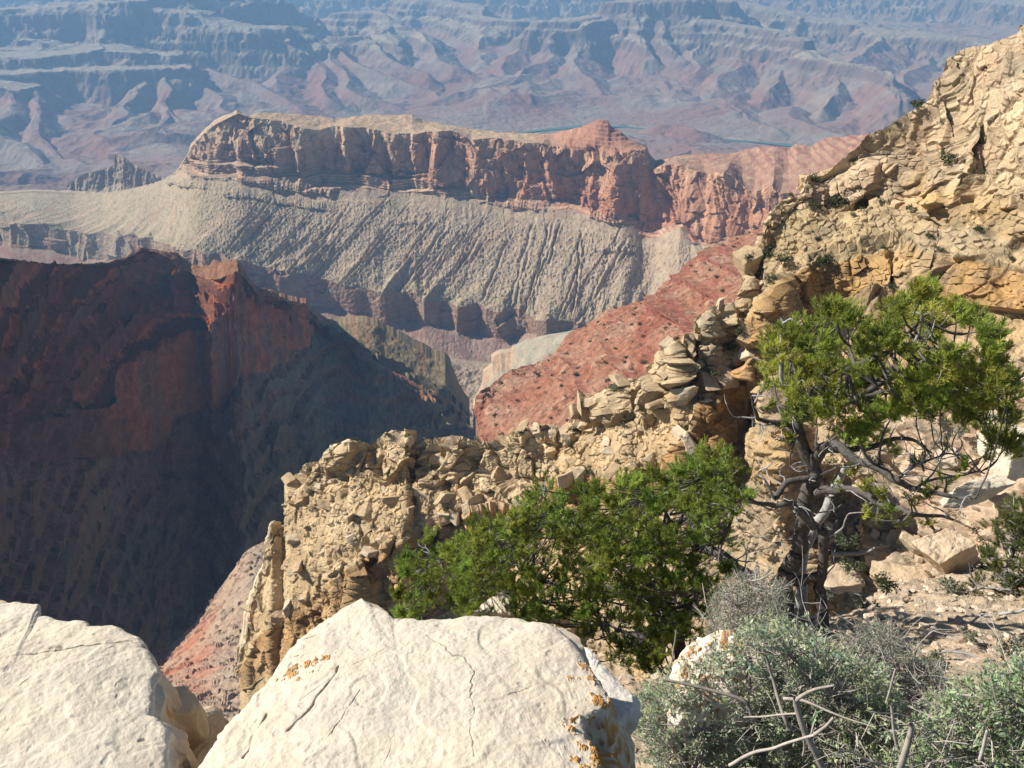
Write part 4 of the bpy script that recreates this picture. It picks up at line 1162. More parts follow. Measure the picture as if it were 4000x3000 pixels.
def build_slope():
    """the little bit of ground right below the viewpoint; it drops off behind the pines"""
    xs = np.linspace(1300, 4400, 700)
    y0 = [(1300, 2520), (1900, 2470), (2250, 2560), (2500, 2650), (2750, 2590), (2900, 2470), (3100, 2425), (3250, 2405), (3400, 2340), (3600, 2240), (3800, 2190), (4000, 2150), (4400, 2090)]
    P, B, Fr, rr = sheet(xs, [
        dict(y=y0, d=[(1300, 8.8), (1900, 8.4), (2300, 6.6), (2500, 5.8), (2750, 6.0), (2900, 7.1), (3100, 7.4), (3300, 9.0), (3600, 12.5), (4000, 16), (4400, 19)], sm=8),
        dict(y=[(1300, 2620), (2250, 2630), (2500, 2700), (2750, 2660), (3100, 2560), (3400, 2480), (4000, 2400), (4400, 2360)], d=[(1300, 7.2), (2250, 6.0), (2500, 5.3), (2750, 5.5), (3100, 6.3), (3400, 7.4), (4000, 9.4), (4400, 10.5)], n=120, sm=8),
        dict(y=2760, d=[(1300, 5.6), (2250, 5.0), (3100, 4.8), (3600, 5.0), (4400, 5.9)], n=120, sm=8),
        dict(y=3350, d=[(1300, 3.4), (4400, 2.7)], n=70, sm=8)])
    N = normals(P)
    h = .16 * fbm3(P, 1.6, 4, 227) + .05 * fbm3(P, .4, 4, 229, .6)
    P = P + N * h[..., None]
    n1 = fbm3(P, 2.2, 4, 230); n2 = fbm3(P, .35, 4, 231)
    soil = np.array([0.40, 0.31, 0.21]); pinkt = np.array([0.45, 0.33, 0.23]); lit = np.array([0.27, 0.22, 0.16])
    c = mix(soil, pinkt, .35 + .8 * n1)
    c = mix(c, lit, sstep(-.05, .4, n2) * .8)
    P2 = skirt(P, 1.6, -9)
    land("slope_ground", P2, np.concatenate([c[:1], c[:1], c], 0), M_slope)
    return P, xs

P_slope, X_slope = build_slope()

# ------------------------------------------------------------------ loose rocks and shrubs standing on the slopes
def hull_rock(seed, flat=0.6, fine=0):
    import bmesh
    r = random.Random(seed)
    bm = bmesh.new()
    sk = (r.uniform(-.8, .8), r.uniform(-.8, .8))
    for sx in (-1, 1):
        for sy in (-1, 1):
            for sz in (-1, 1):
                for rep in range(2):                 # two points near each corner: broken corners
                    z = sz * .5 * flat * r.uniform(.45, 1.0)
                    bm.verts.new((sx * .55 * r.uniform(.25, 1.0) + sk[0] * z, sy * .42 * r.uniform(.25, 1.0) + sk[1] * z, z + .1))
    res = bmesh.ops.convex_hull(bm, input=bm.verts)
    junk = [g for g in res["geom_interior"] if isinstance(g, bmesh.types.BMVert)]
    bmesh.ops.delete(bm, geom=junk, context='VERTS')
    loose = [v for v in bm.verts if not v.link_faces]
    bmesh.ops.delete(bm, geom=loose, context='VERTS')
    bmesh.ops.bevel(bm, geom=list(bm.edges), offset=.012, segments=1, affect='EDGES', profile=.5)
    bmesh.ops.triangulate(bm, faces=list(bm.faces))
    if fine:
        for _ in range(fine):
            bmesh.ops.subdivide_edges(bm, edges=[e for e in bm.edges if e.calc_length() > .03], cuts=1, use_grid_fill=True)
        bmesh.ops.triangulate(bm, faces=list(bm.faces))
    V = np.array([v.co[:] for v in bm.verts]); F = np.array([[q.index for q in f.verts] for f in bm.faces])
    bm.free()
    return V, F

ROCKS = [hull_rock(40 + i, random.Random(i).uniform(.45, 1.0)) for i in range(10)]

def rough_rock(i, k=1.0):
    V, F = hull_rock(40 + i, random.Random(i).uniform(.45, 1.0), 4)
    n = V / (np.linalg.norm(V, axis=1, keepdims=True) + 1e-6)
    w = worley3(V + i, (.3, .3, .12), 5 + i)
    h = .05 * fbm3(V + i * 3.3, .35, 4, i) + .045 * (w[0] - .4) * sstep(0, .2, w[3])
    return V + n * h[:, None] * k, F

def bush_geo(seed, nleaf=420):
    """low rounded shrub, unit width: clumps of small leaf sprays with gaps"""
    r = np.random.default_rng(seed)
    nc = 11
    cc = r.normal(size=(nc, 3)); cc /= np.linalg.norm(cc, axis=1, keepdims=True)
    cc *= (r.uniform(.12, .36, (nc, 1))); cc[:, 2] = np.abs(cc[:, 2]) * 1.0 + .16
    k = r.integers(0, nc, nleaf)
    d = r.normal(size=(nleaf, 3)); d /= np.linalg.norm(d, axis=1, keepdims=True)
    p = cc[k] + d * r.uniform(.05, .17, (nleaf, 1))
    p[:, 2] = np.abs(p[:, 2])
    a = r.normal(size=(nleaf, 3)); a /= np.linalg.norm(a, axis=1, keepdims=True)
    b = np.cross(a, d); b /= np.linalg.norm(b, axis=1, keepdims=True) + 1e-6
    s = r.uniform(.018, .05, (nleaf, 1))
    V = np.stack([p - a * s, p + b * s * .6, p + a * s * 1.3, p - b * s * .6], 1).reshape(-1, 3)
    F = np.arange(nleaf * 4).reshape(-1, 4)
    return V, F

M_bush = plain_mat("shrub_leaves", (0.075, 0.088, 0.042), rough=.8, var=.35, scale=.5, trans=.15)
M_bush2 = plain_mat("sage_leaves", (0.16, 0.165, 0.11), rough=.85, var=.3, scale=.5, trans=.1)
M_block = rock_mat("block_limestone", scale=1.2, bump=.5, mott=.2, fine=.15)

def pick(P, mask, n, mind, r=rng):
    """n points on a sheet, weighted by picture size, at least mind apart"""
    idx = np.argwhere(mask)
    idx = idx[r.permutation(len(idx))]
    out, cell = [], {}
    for a, b in idx:
        p = P[a, b]
        k = (int(p[0] // mind), int(p[1] // mind))
        if any((k[0] + i, k[1] + j) in cell for i in (-1, 0, 1) for j in (-1, 0, 1)):
            continue
        cell[k] = 1
        out.append((a, b))
        if len(out) >= n:
            break
    return out

def put(me, name, loc, rz, sc, label, cat, group, tilt=None):
    o = bpy.data.objects.new(name, me)
    o.location = loc
    o.rotation_euler = (tilt[0] if tilt else 0, tilt[1] if tilt else 0, rz)
    o.scale = sc
    COL.objects.link(o)
    tag(o, label, cat, group)
    return o

ROCKH = []
for i in range(10):
    V, F = rough_rock(i, .45)
    c = np.array([[0.47, 0.375, 0.255], [0.40, 0.295, 0.18], [0.49, 0.40, 0.28], [0.43, 0.32, 0.205]][i % 4])
    ROCKH.append(new_mesh("block", V * [1, 1, 1.25], F, M_block, np.tile(c, (len(V), 1)), link=False))

BUSH = []
for i in range(5):
    V, F = bush_geo(100 + i)
    BUSH.append(new_mesh("shrub", V, F, M_bush if i < 4 else M_bush2, link=False))

ROCKM = []
for i in range(10):
    V, F = rough_rock(i)
    c = np.array([[0.55, 0.45, 0.33], [0.48, 0.36, 0.235], [0.57, 0.49, 0.375], [0.5, 0.385, 0.265]][i % 4])
    ROCKM.append(new_mesh("rock", V, F, M_block, np.tile(c, (len(V), 1)), link=False))

def scatter_spur():
    P, B, X = P_spur, B_spur, X_spur
    gz = normals(P)[..., 2]
    Bc = B[:, None] + 0 * X[None]
    XX = X[None] + 0 * B[:, None]
    seen = P[..., 2] * 0 + 1
    # shrubs
    m = (gz > .45) & ((Bc == 2) | ((Bc == 0) & (XX < 3750)) | (Bc == 4)) & (XX > 1150)
    m2 = m & (XX > 2900)
    n = 0
    for mm, cnt, lo, hi, lab in ((m & (XX < 2230), 40, 1.2, 2.4, "small dark green shrub among broken rocks of the pale lower spur"),
                                 (m & (XX >= 2230) & (XX <= 2900), 36, 1.6, 3.8, "dark green shrub on the tan rubble of the spur"),
                                 (m2, 84, 1.6, 4.4, "dark green shrub on a bench of the cliffs behind the pine")):
        for a, b in pick(P, mm, cnt, 2.2):
            s = lo + (hi - lo) * rng.random() ** 2
            put(BUSH[rng.integers(0, 5)], "shrub", P[a, b] - [0, 0, .06 * s], rng.uniform(0, 6.28), (s * rng.uniform(.85, 1.25), s, s * rng.uniform(.8, 1.2)), lab, "shrub", "shrubs on the pale spur")
    # blocks
    m = ((Bc == 2) | (Bc == 0) | ((Bc == 1) & (gz > .3))) & (gz > .3)
    for mm, cnt, lo, hi, lab in ((m & (XX < 2230), 140, 1.3, 4.4, "angular pale limestone block lying on the lower spur"),
                                 (m & (XX >= 2230) & (XX < 2950), 105, 1.3, 4.6, "angular tan limestone block on the rubble of the spur"),
                                 (m & (XX >= 2950), 8, 1.5, 2.6, "pale limestone block under the cliffs behind the pine")):
        for a, b in pick(P, mm, cnt, 1.6):
            s = lo + (hi - lo) * rng.random() ** 2.2
            put(ROCKH[rng.integers(0, 10)], "limestone_block", P[a, b] - [0, 0, .12 * s], rng.uniform(0, 6.28), (s * rng.uniform(.9, 1.4), s * rng.uniform(.7, 1.1), s * rng.uniform(.5, 1.0)),
                lab, "rock", "loose blocks on the spur", (rng.normal(0, .35), rng.normal(0, .35)))
    # the small stuff nobody could count: one mesh of rubble
    m = ((Bc == 2) | (Bc == 4)) & (gz > .3)
    VV, FF, CC, off = [], [], [], 0
    for a, b in pick(P, m & (XX < 2950), 1500, .9):
        V, F = ROCKS[rng.integers(0, 10)]
        s = .3 + .7 * rng.random() ** 3
        an = rng.uniform(0, 6.28)
        Rm = np.array([[math.cos(an), -math.sin(an), 0], [math.sin(an), math.cos(an), 0], [0, 0, 1]])
        VV.append((V * s * [1, .9, rng.uniform(.6, 1.1)]) @ Rm.T + P[a, b])
        FF.append(F + off); off += len(V)
        CC.append(np.tile(np.array([0.47, 0.37, 0.25]) * rng.uniform(.75, 1.12), (len(V), 1)))
    tag(new_mesh("rubble", np.concatenate(VV), np.concatenate(FF), M_block, np.concatenate(CC)), kind='stuff')

scatter_spur()

def scatter_red():
    P = P_red
    m = np.ones(P.shape[:2], bool); m[:3] = False
    m &= normals(P)[..., 2] > .25
    n = 0
    for a, b in pick(P, m, 84, 8.0):
        s = 5.0 + 3.0 * rng.random() ** 2.5
        put(BUSH[rng.integers(0, 4)], "shrub", P[a, b] - [0, 0, .05 * s], rng.uniform(0, 6.28), (s * 1.1, s, s * .95), "tiny dark shrub dotted on the brick red slope", "shrub", "shrubs on the red slope")
    m = np.ones(P_low.shape[:2], bool)
    for a, b in pick(P_low, m, 22, 7.0):
        s = 2.0 + 3.0 * rng.random() ** 2
        put(BUSH[rng.integers(0, 4)], "shrub", P_low[a, b] - [0, 0, .05 * s], rng.uniform(0, 6.28), (s * 1.1, s, s * .95), "small dark shrub on the red scree between the two boulders", "shrub", "shrubs on the red scree")

scatter_red()

def scatter_near():
    # gravel and stone chips on the near ground, rubble over the gully side: too many to count
    for P, m, cnt, md, lo, hi, nm, tone in ((P_slope, X_slope[None] > 2250, 3200, .05, .015, .13, "gravel", (0.58, 0.47, 0.35)), (P_gully, X_gully[None] > 2300, 2600, .3, .12, .75, "rubble", (0.54, 0.42, 0.29))):
        VV, FF, CC, off = [], [], [], 0
        m = np.broadcast_to(m, P.shape[:2])
        for a, b in pick(P, m, cnt, md):
            V, F = ROCKS[rng.integers(0, 10)]
            s = lo + (hi - lo) * rng.random() ** 4
            an = rng.uniform(0, 6.28)
            Rm = np.array([[math.cos(an), -math.sin(an), 0], [math.sin(an), math.cos(an), 0], [0, 0, 1]])
            VV.append((V * s * [1, .9, rng.uniform(.6, 1.1)]) @ Rm.T + P[a, b])
            FF.append(F + off); off += len(V)
            CC.append(np.tile(np.array(tone) * rng.uniform(.65, 1.2), (len(V), 1)))
        tag(new_mesh(nm, np.concatenate(VV), np.concatenate(FF), M_block, np.concatenate(CC)), kind='stuff')
    m = np.broadcast_to(X_gully[None] > 2950, P_gully.shape[:2])
    for a, b in pick(P_gully, m, 22, 1.6):
        s = .6 + 1.5 * rng.random() ** 2
        put(BUSH[rng.integers(0, 5)], "shrub", P_gully[a, b] - [0, 0, .05 * s], rng.uniform(0, 6.28), (s * 1.15, s, s * .9), "olive shrub on the broken tan slope across the gully", "shrub", "shrubs across the gully")
    for a, b in pick(P_gully, m, 44, 2.0):
        s = .8 + 1.9 * rng.random() ** 2
        put(ROCKH[rng.integers(0, 10)], "limestone_block", P_gully[a, b], rng.uniform(0, 6.28), (s, s * rng.uniform(.7, 1.1), s * rng.uniform(.6, 1.1)), "tan block on the broken slope across the gully", "rock", "blocks across the gully", (rng.normal(0, .3), rng.normal(0, .3)))

scatter_near()

def scrub():
    # the scattered scrub beyond the shrubs one can single out: one mass
    VV, FF, off = [], [], 0
    G = [bush_geo(200 + i, 60) for i in range(4)]
    for P, m, cnt, md, lo, hi in ((P_red, P_red[..., 2] < 0, 560, 5.0, 3.0, 6.5), (P_low, P_low[..., 2] < 0, 300, 4.0, 1.0, 3.4), (P_spur, (B_spur[:, None] == 2) & (X_spur[None] > 2150), 700, 1.4, .6, 2.4), (P_spur, (B_spur[:, None] == 0) & (X_spur[None] > 3150) & (X_spur[None] < 3800), 420, 1.4, .7, 2.4),
                                  (P_spur, (B_spur[:, None] == 2) & (X_spur[None] <= 2150), 220, 1.4, .4, 1.1), (P_gully, np.broadcast_to(X_gully[None] > 2900, P_gully.shape[:2]), 420, .7, .35, 1.3), (P_ridge, P_ridge[..., 2] < 0, 4200, 5.0, 2.0, 5.5), (P_mesa_top, P_mesa_top[..., 2] < 0, 900, 9.0, 3.0, 6.5)):
        for a, b in pick(P, m, cnt, md):
            V, F = G[rng.integers(0, 4)]
            s = lo + (hi - lo) * rng.random() ** 1.3
            VV.append(V * s * 1.15 + P[a, b]); FF.append(F + off); off += len(V)
    tag(new_mesh("scrub", np.concatenate(VV), np.concatenate(FF), M_bush), kind='stuff')


scrub()

def litter():
    """dry twigs and needles lying about on the near ground"""
    P = P_slope
    m = np.broadcast_to(X_slope[None] > 2900, P.shape[:2])
    V, F, off = [], [], 0
    for a, b in pick(P, m, 900, .06):
        an, ln = rng.uniform(0, 6.28), rng.uniform(.03, .22) * rng.uniform(.4, 1)
        d = np.array([math.cos(an), math.sin(an), rng.normal(0, .25)]) * ln
        n = np.array([-math.sin(an), math.cos(an), 0]) * rng.uniform(.0015, .004)
        u = np.array([0, 0, 1.0]) * .003
        p = P[a, b] + [0, 0, .006]
        V.append(np.array([p - n, p + n, p + u, p + d - n * .5, p + d + n * .5, p + d + u]))
        F.append(np.array([[0, 1, 4, 3], [1, 2, 5, 4], [2, 0, 3, 5]]) + off)
        off += 6
    tag(new_mesh("twig_litter", np.concatenate(V), np.concatenate(F), M_litter), kind='stuff')

M_litter = plain_mat("dry_twigs", (0.24, 0.20, 0.165), rough=.9, var=.5, scale=.06)
litter()
# ================================================================== boulders at the viewpoint
M_boulder = rock_mat("boulder_limestone", scale=0.10, bump=0.28, mott=0.09, fine=0.12, dist=0.014)

def on_plane(px, py, z0, a, b, x0=0.0, y0=2.2):
    ux, uy, t = ray(px, py)
    d = -(z0 - a * x0 - b * y0) / (t + a * ux + b * uy)
    return np.stack([ux * d, uy * d, -t * d], -1)

def pdist2(P, line):
    best = np.full(P.shape[:-1], 1e9)
    for a, b in zip(line[:-1], line[1:]):
        ab = b - a
        t = np.clip(((P - a) @ ab) / (ab @ ab + 1e-12), 0, 1)
        best = np.minimum(best, np.linalg.norm(P - a - t[..., None] * ab, axis=-1))
    return best

def boulder(name, outline, plane, label, drop=1.0, out=None, cracks=(), lichen=(), base=(0.60, 0.525, 0.41), nth=820, nr=230, seed=1, rough=.012, swell=.05, col2=(0.53, 0.475, 0.385), side=(0.50, 0.39, 0.27), bevel=.02, group=None):
    o = np.array(outline, float)
    b = on_plane(o[:, 0], o[:, 1], *plane)
    seg = np.linalg.norm(np.diff(np.concatenate([b, b[:1]]), axis=0), axis=1)
    s = np.concatenate([[0], np.cumsum(seg)])
    q = np.linspace(0, s[-1], nth, endpoint=False)
    bb = np.concatenate([b, b[:1]])
    rim = np.stack([np.interp(q, s, bb[:, k]) for k in range(3)], 1)
    opx = np.interp(q, s, np.concatenate([o[:, 0], o[:1, 0]])); opy = np.interp(q, s, np.concatenate([o[:, 1], o[:1, 1]]))
    # crisp but worn edge
    tang = np.roll(rim, -1, 0) - np.roll(rim, 1, 0)
    nrm = np.stack([tang[:, 1], -tang[:, 0]], 1); nrm /= np.linalg.norm(nrm, axis=1, keepdims=True) + 1e-9
    c = rim.mean(0)
    if np.mean(np.sum(nrm * (rim - c)[:, :2], 1)) < 0:
        nrm = -nrm
    for k in (0, 1):
        nrm[:, k] = np.convolve(np.concatenate([nrm[-8:, k], nrm[:, k], nrm[:8, k]]), np.ones(17) / 17, 'valid')
    rim[:, :2] += nrm * (0.008 * fbm3(rim, .06, 3, seed))[:, None]
    rows, isside = [], []
    for r in np.linspace(0, 1, nr) ** .8:
        p = c + (rim - c) * r
        p[:, 2] += swell * (1 - r * r) - swell * .0
        e = np.clip((r - (1 - .06)) / .06, 0, 1)
        p[:, 2] -= bevel * (1 - np.sqrt(np.maximum(0, 1 - e * e)))
        rows.append(p); isside.append(0.0)
    no = out(opx, opy) if out else np.zeros(nth)
    for k in range(1, 90):
        f = k / 90
        p = rim.copy()
        p[:, 2] -= bevel + drop * f
        amt = no * np.sin(min(1, f * 2.2) * math.pi / 2) - 0.25 * f * f
        p[:, :2] += nrm * amt[:, None]
        rows.append(p); isside.append(1.0)
    P = np.array(rows)
    SD = np.array(isside)[:, None]
    h = rough * .8 * fbm3(P, .25, 5, seed + 3, .58) + .0016 * fbm3(P, .03, 4, seed + 4, .65)
    pit = fbm3(P, .045, 2, seed + 5)
    h = h - .0022 * sstep(.45, .75, pit)
    # weathered shallow steps on the top, rough break on the sides
    tz = fbm3(P, .5, 3, seed + 6) * 2.0 + P[..., 0] * 1.2
    h = h + (1 - SD) * .004 * (np.floor(tz) + sstep(.42, .58, tz - np.floor(tz)) - tz)
    w = worley3(P + .03 * fbm3(P, .2, 2, seed + 9)[..., None], (.26, .26, .16), seed + 7)
    h = h + SD * ((w[0] - .4) * .07 * sstep(0, .2, w[3]) + .02 * fbm3(P, .12, 3, seed + 8))
    dark = np.zeros(h.shape)
    for line, wid, dep in cracks:
        l = np.array(line, float)
        lw = on_plane(l[:, 0], l[:, 1], *plane)
        jit = P + .010 * fbm3(P, .05, 3, seed + 11)[..., None]
        jit[..., 2] = lw[:, 2].mean()
        lw[:, 2] = lw[:, 2].mean()
        dd = pdist2(jit, lw)
        m = np.exp(-(dd / (wid * .55)) ** 2) * (1 - SD) * np.clip(.55 + 1.1 * fbm3(P, .10, 2, seed + 12), 0, 1)
        h = h - dep * .5 * m
        dark = np.maximum(dark, m)
    N = normals(P)
    up = np.zeros_like(P); up[..., 2] = 1
    sdn = np.zeros_like(P); sdn[..., :2] = nrm[None]
    Dn = up * (1 - SD[..., None]) + sdn * SD[..., None]
    P = P + Dn * h[..., None]
    n1 = fbm3(P, .35, 4, seed + 13); n2 = fbm3(P, .06, 4, seed + 14, .6)
    col = mix(np.array(base), np.array(col2), .38 + .8 * n1 + .35 * n2)
    col = mix(col, np.array([0.63, 0.50, 0.37]), np.clip(fbm3(P, .5, 2, seed + 16), 0, .5) * .5)
    col = mix(col, np.array([0.40, 0.37, 0.31]), sstep(.45, .8, pit) * .35)
    col = mix(col, np.array([0.47, 0.44, 0.385]), sstep(.1, .5, fbm3(P * [1, 2.2, 1], .4, 4, seed + 19)) * .38)
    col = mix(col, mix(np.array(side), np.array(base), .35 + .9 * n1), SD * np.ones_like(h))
    col = mix(col, np.array([0.16, 0.13, 0.10]), dark * .65)
    for (lx, ly, lr, thr) in lichen:                     # crusts of orange lichen
        cpt = on_plane(np.array([lx], float), np.array([ly], float), *plane)[0]
        dd = np.linalg.norm((P - cpt)[..., :2], axis=-1) + .0 * P[..., 2]
        lm = sstep(thr, thr + .12, fbm3(P, .03, 5, seed + 17, .7) + (1 - dd / lr) * .8) * (dd < lr * 1.7)
        col = mix(col, mix(np.array([0.50, 0.255, 0.06]), np.array([0.36, 0.17, 0.05]), .5 + n2), lm * .85)
        P = P + Dn * (lm * .003)[..., None]
    F = grid_faces(P.shape[0], nth, wrap=True)
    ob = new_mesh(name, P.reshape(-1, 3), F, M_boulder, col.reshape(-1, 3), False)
    tag(ob, label, "boulder", group)
    return ob

boulder("boulder",
        [(560, 3300), (640, 3160), (760, 3000), (870, 2850), (960, 2740), (1080, 2600), (1130, 2530), (1170, 2490), (1230, 2442), (1300, 2400), (1350, 2365), (1395, 2336), (1410, 2330), (1425, 2345), (1440, 2358), (1500, 2380), (1522, 2396), (1532, 2410),
         (1640, 2413), (1700, 2405), (1760, 2400), (1772, 2406), (1850, 2396), (1950, 2398), (2030, 2402), (2080, 2415), (2150, 2430), (2180, 2440), (2225, 2475), (2270, 2530), (2290, 2560), (2340, 2640), (2378, 2690), (2392, 2735), (2360, 2765),
         (2312, 2790), (2285, 2825), (2300, 2870), (2330, 2920), (2350, 2970), (2385, 3060), (2420, 3300), (1500, 3420)],
        (-2.05, 0.07, -0.06), "big cream limestone boulder with orange lichen specks, front middle, in front of the lower pine", drop=1.3,
        out=lambda x, y: np.where((x > 2250) & (y > 2700), .16, np.where(x > 2250, .02, -.02)),
        cracks=[([(1329, 2633), (1300, 2690), (1270, 2725), (1215, 2800), (1130, 2880)], .006, .016), ([(1040, 2805), (1010, 2860), (950, 2985)], .006, .016), ([(1410, 2741), (1330, 2860), (1239, 2995)], .003, .007),
                ([(1664, 2506), (1745, 2552), (1810, 2610), (1853, 2660)], .003, .007), ([(1853, 2660), (1842, 2740), (1860, 2800), (1840, 2860), (1855, 3000)], .003, .007), ([(1103, 2542), (1230, 2490), (1320, 2470)], .003, .006),
                ([(1500, 2570), (1400, 2620), (1180, 2760)], .0025, .004), ([(1560, 2860), (1530, 2960), (1480, 3050)], .0025, .005), ([(2100, 2900), (2180, 2960), (2250, 2985)], .003, .007), ([(1990, 2750), (2120, 2690), (2200, 2680)], .0025, .004)],
        lichen=[(1150, 2640, .045, .45), (1200, 2612, .045, .5), (1275, 2592, .03, .5), (2285, 2600, .03, .45), (2300, 2640, .03, .5), (2222, 2660, .015, .5), (2330, 2745, .05, .5), (2400, 2760, .09, .45), (2350, 2850, .08, .45), (2360, 2930, .1, .4), (2420, 2880, .09, .35), (2400, 3000, .1, .5)], seed=301)

boulder("boulder",
        [(-420, 2325), (-200, 2335), (0, 2346), (60, 2342), (150, 2350), (157, 2380), (153, 2402), (200, 2405), (250, 2418), (345, 2424), (352, 2446), (440, 2440), (520, 2468), (574, 2508), (570, 2520), (582, 2530), (600, 2560), (618, 2600), (630, 2622), (606, 2660), (600, 2720), (598, 2790),
         (640, 2822), (680, 2848), (656, 2890), (652, 3000), (640, 3350), (-450, 3450)],
        (-2.0, 0.05, -0.03), "cream limestone boulder with a stepped back edge, at the lower left corner", drop=1.4,
        out=lambda x, y: np.where((x > 560) & (y > 2560) & (y < 2880), .10, np.where(x > 560, .03, -.02)),
        cracks=[([(-100, 2640), (0, 2615), (208, 2570), (407, 2533), (497, 2515), (574, 2520)], .005, .014), ([(200, 2560), (235, 2552), (250, 2565)], .012, .012), ([(320, 2630), (335, 2618)], .012, .015), ([(540, 2915), (570, 2900)], .010, .012), ([(100, 2720), (180, 2650), (190, 2600)], .0025, .005),
                ([(0, 2900), (150, 2860), (330, 2830)], .0025, .004), ([(420, 2560), (520, 2500)], .003, .006)],
        lichen=[(660, 2700, .05, .55)], seed=331, side=(0.46, 0.33, 0.21))

boulder("boulder", [(620, 3120), (640, 2990), (665, 2890), (712, 2762), (740, 2756), (780, 2760), (845, 2752), (868, 2768), (876, 2790), (866, 2815), (840, 2880), (800, 2970), (770, 3120)],
        (-2.45, 0.15, 0.25), "rounded tan rock wedged low in the gap between the two big boulders", drop=.9, nth=400, nr=90, seed=351, base=(0.56, 0.44, 0.31), col2=(0.50, 0.38, 0.26), swell=.1, bevel=.06)
boulder("boulder", [(2150, 2600), (2240, 2530), (2278, 2522), (2312, 2537), (2345, 2588), (2400, 2642), (2452, 2692), (2480, 2730), (2470, 2790), (2400, 2830), (2300, 2840)],
        (-2.42, 0.05, -0.12), "narrow chalk white rock showing behind the right edge of the big boulder", drop=.9, nth=400, nr=90, seed=361, base=(0.74, 0.69, 0.61), col2=(0.68, 0.62, 0.53), swell=.03)
boulder("boulder", [(2632, 2735), (2640, 2650), (2652, 2590), (2680, 2525), (2740, 2490), (2800, 2468), (2870, 2476), (2940, 2520), (2985, 2580), (3000, 2680), (2960, 2740), (2800, 2750)],
        (-3.9, 0.10, 0.75), "white rock spotted with orange lichen, half behind the large grey shrub", drop=.9, nth=420, nr=110, seed=371, base=(0.72, 0.66, 0.57), col2=(0.62, 0.54, 0.43), rough=.05, swell=.06,
        lichen=[(2690, 2590, .10, .62), (2850, 2500, .14, .6), (2760, 2680, .14, .7), (2660, 2660, .09, .7), (2840, 2620, .1, .7)])
boulder("boulder", [(1845, 2400), (1875, 2360), (1930, 2325), (1990, 2318), (2020, 2345), (2010, 2400)], (-8.3, 0.0, 0.25), "small pale rock under the left branches of the lower pine", drop=.5, nth=220, nr=50, seed=381, rough=.05)

def slope_rock(px, py, d, s, i, label, rz, zs=1.0, tint=None):
    o = put(ROCKM[i], "boulder", at(np.array(float(px)), np.array(float(py)), d), rz, (s, s * .85, s * zs), label, "boulder", None, (.1, -.15))
    return o

slope_rock(3690, 2190, 12.6, .95, 3, "squared tan block with a dark shaded front, standing below the pine at the right", .5, 1.35)
slope_rock(3520, 2260, 12.0, .8, 1, "large pale slab left of the squared tan block, right slope", -.5, .8)
slope_rock(3560, 2400, 9.2, .42, 5, "pinkish rock at the foot of the slabs on the right slope", 1.2)
slope_rock(3800, 1930, 38, 2.0, 2, "big cream rock above the squared tan block near the right edge", .3, 1.1)
slope_rock(3900, 1750, 40, 2.2, 6, "pale outcrop block high by the right edge, under the big pine's crown", 2.1, 1.2)
slope_rock(3700, 1800, 42, 1.6, 4, "cream rock behind the bare right limbs of the big pine", .9, 1.0)
slope_rock(3280, 2270, 40, 2.6, 7, "low cream rock just right of the twin trunk of the big pine", .2, .6)
# ================================================================== pines and the shrubs in front
def tube(pts, rad, sides=7, twist=0.0):
    p = np.asarray(pts, float)
    n = len(p)
    rad = np.broadcast_to(np.asarray(rad, float), (n,))
    t = np.gradient(p, axis=0)
    t /= np.linalg.norm(t, axis=1, keepdims=True) + 1e-9
    ref = np.array([0.31, 0.2, 0.93])
    a = np.cross(t, ref); a /= np.linalg.norm(a, axis=1, keepdims=True) + 1e-9
    b = np.cross(t, a)
    an = np.linspace(0, 2 * np.pi, sides, endpoint=False)
    V = p[:, None] + rad[:, None, None] * (np.cos(an)[None, :, None] * a[:, None] + np.sin(an)[None, :, None] * b[:, None])
    return V.reshape(-1, 3), grid_faces(n, sides, wrap=True)

class Bag:
    def __init__(self):
        self.V, self.F, self.C, self.n = [], [], [], 0
    def add(self, V, F, c=None):
        self.V.append(V); self.F.append(F + self.n); self.n += len(V)
        if c is not None:
            self.C.append(np.broadcast_to(np.asarray(c, float), (len(V), 3)))
    def make(self, name, mat, parent=None, smooth=True):
        V = np.concatenate(self.V); F = np.concatenate(self.F)
        if parent is not None:
            V = V - np.array(parent.location)
        return new_mesh(name, V, F, mat, np.concatenate(self.C) if self.C else None, smooth, parent)

def curve(pts, n=8, wob=.0, r=None):
    """smooth line through the points, a little crooked"""
    p = np.asarray(pts, float)
    k = len(p)
    q = np.concatenate([2 * p[:1] - p[1:2], p, 2 * p[-1:] - p[-2:-1]])
    out = []
    for i in range(1, k):
        for t in np.linspace(0, 1, n, endpoint=False):
            a, b, c, d = q[i - 1], q[i], q[i + 1], q[i + 2]
            out.append(.5 * (2 * b + (c - a) * t + (2 * a - 5 * b + 4 * c - d) * t * t + (3 * b - a - 3 * c + d) * t ** 3))
    out.append(p[-1])
    o = np.array(out)
    if wob:
        o = o + wob * np.stack([fbm3(o, .22, 2, 7), fbm3(o, .22, 2, 8), fbm3(o, .22, 2, 9)], 1) * np.linspace(0, 1, len(o))[:, None] ** .3
    return o

M_bark = rock_mat("pine_bark", scale=0.05, bump=0.9, mott=0.35, fine=0.2, dist=.02)
M_dead = plain_mat("bleached_wood", (0.40, 0.38, 0.36), rough=.85, var=.25, scale=.03, attr=True)
M_needle = plain_mat("pine_needles", (0.1, 0.14, 0.04), rough=.55, var=.2, scale=.4, trans=.5, spec=.3, attr=True)
M_leaf = plain_mat("grey_leaves", (0.1, 0.14, 0.08), rough=.6, var=.2, scale=.2, trans=.35, spec=.3, attr=True)

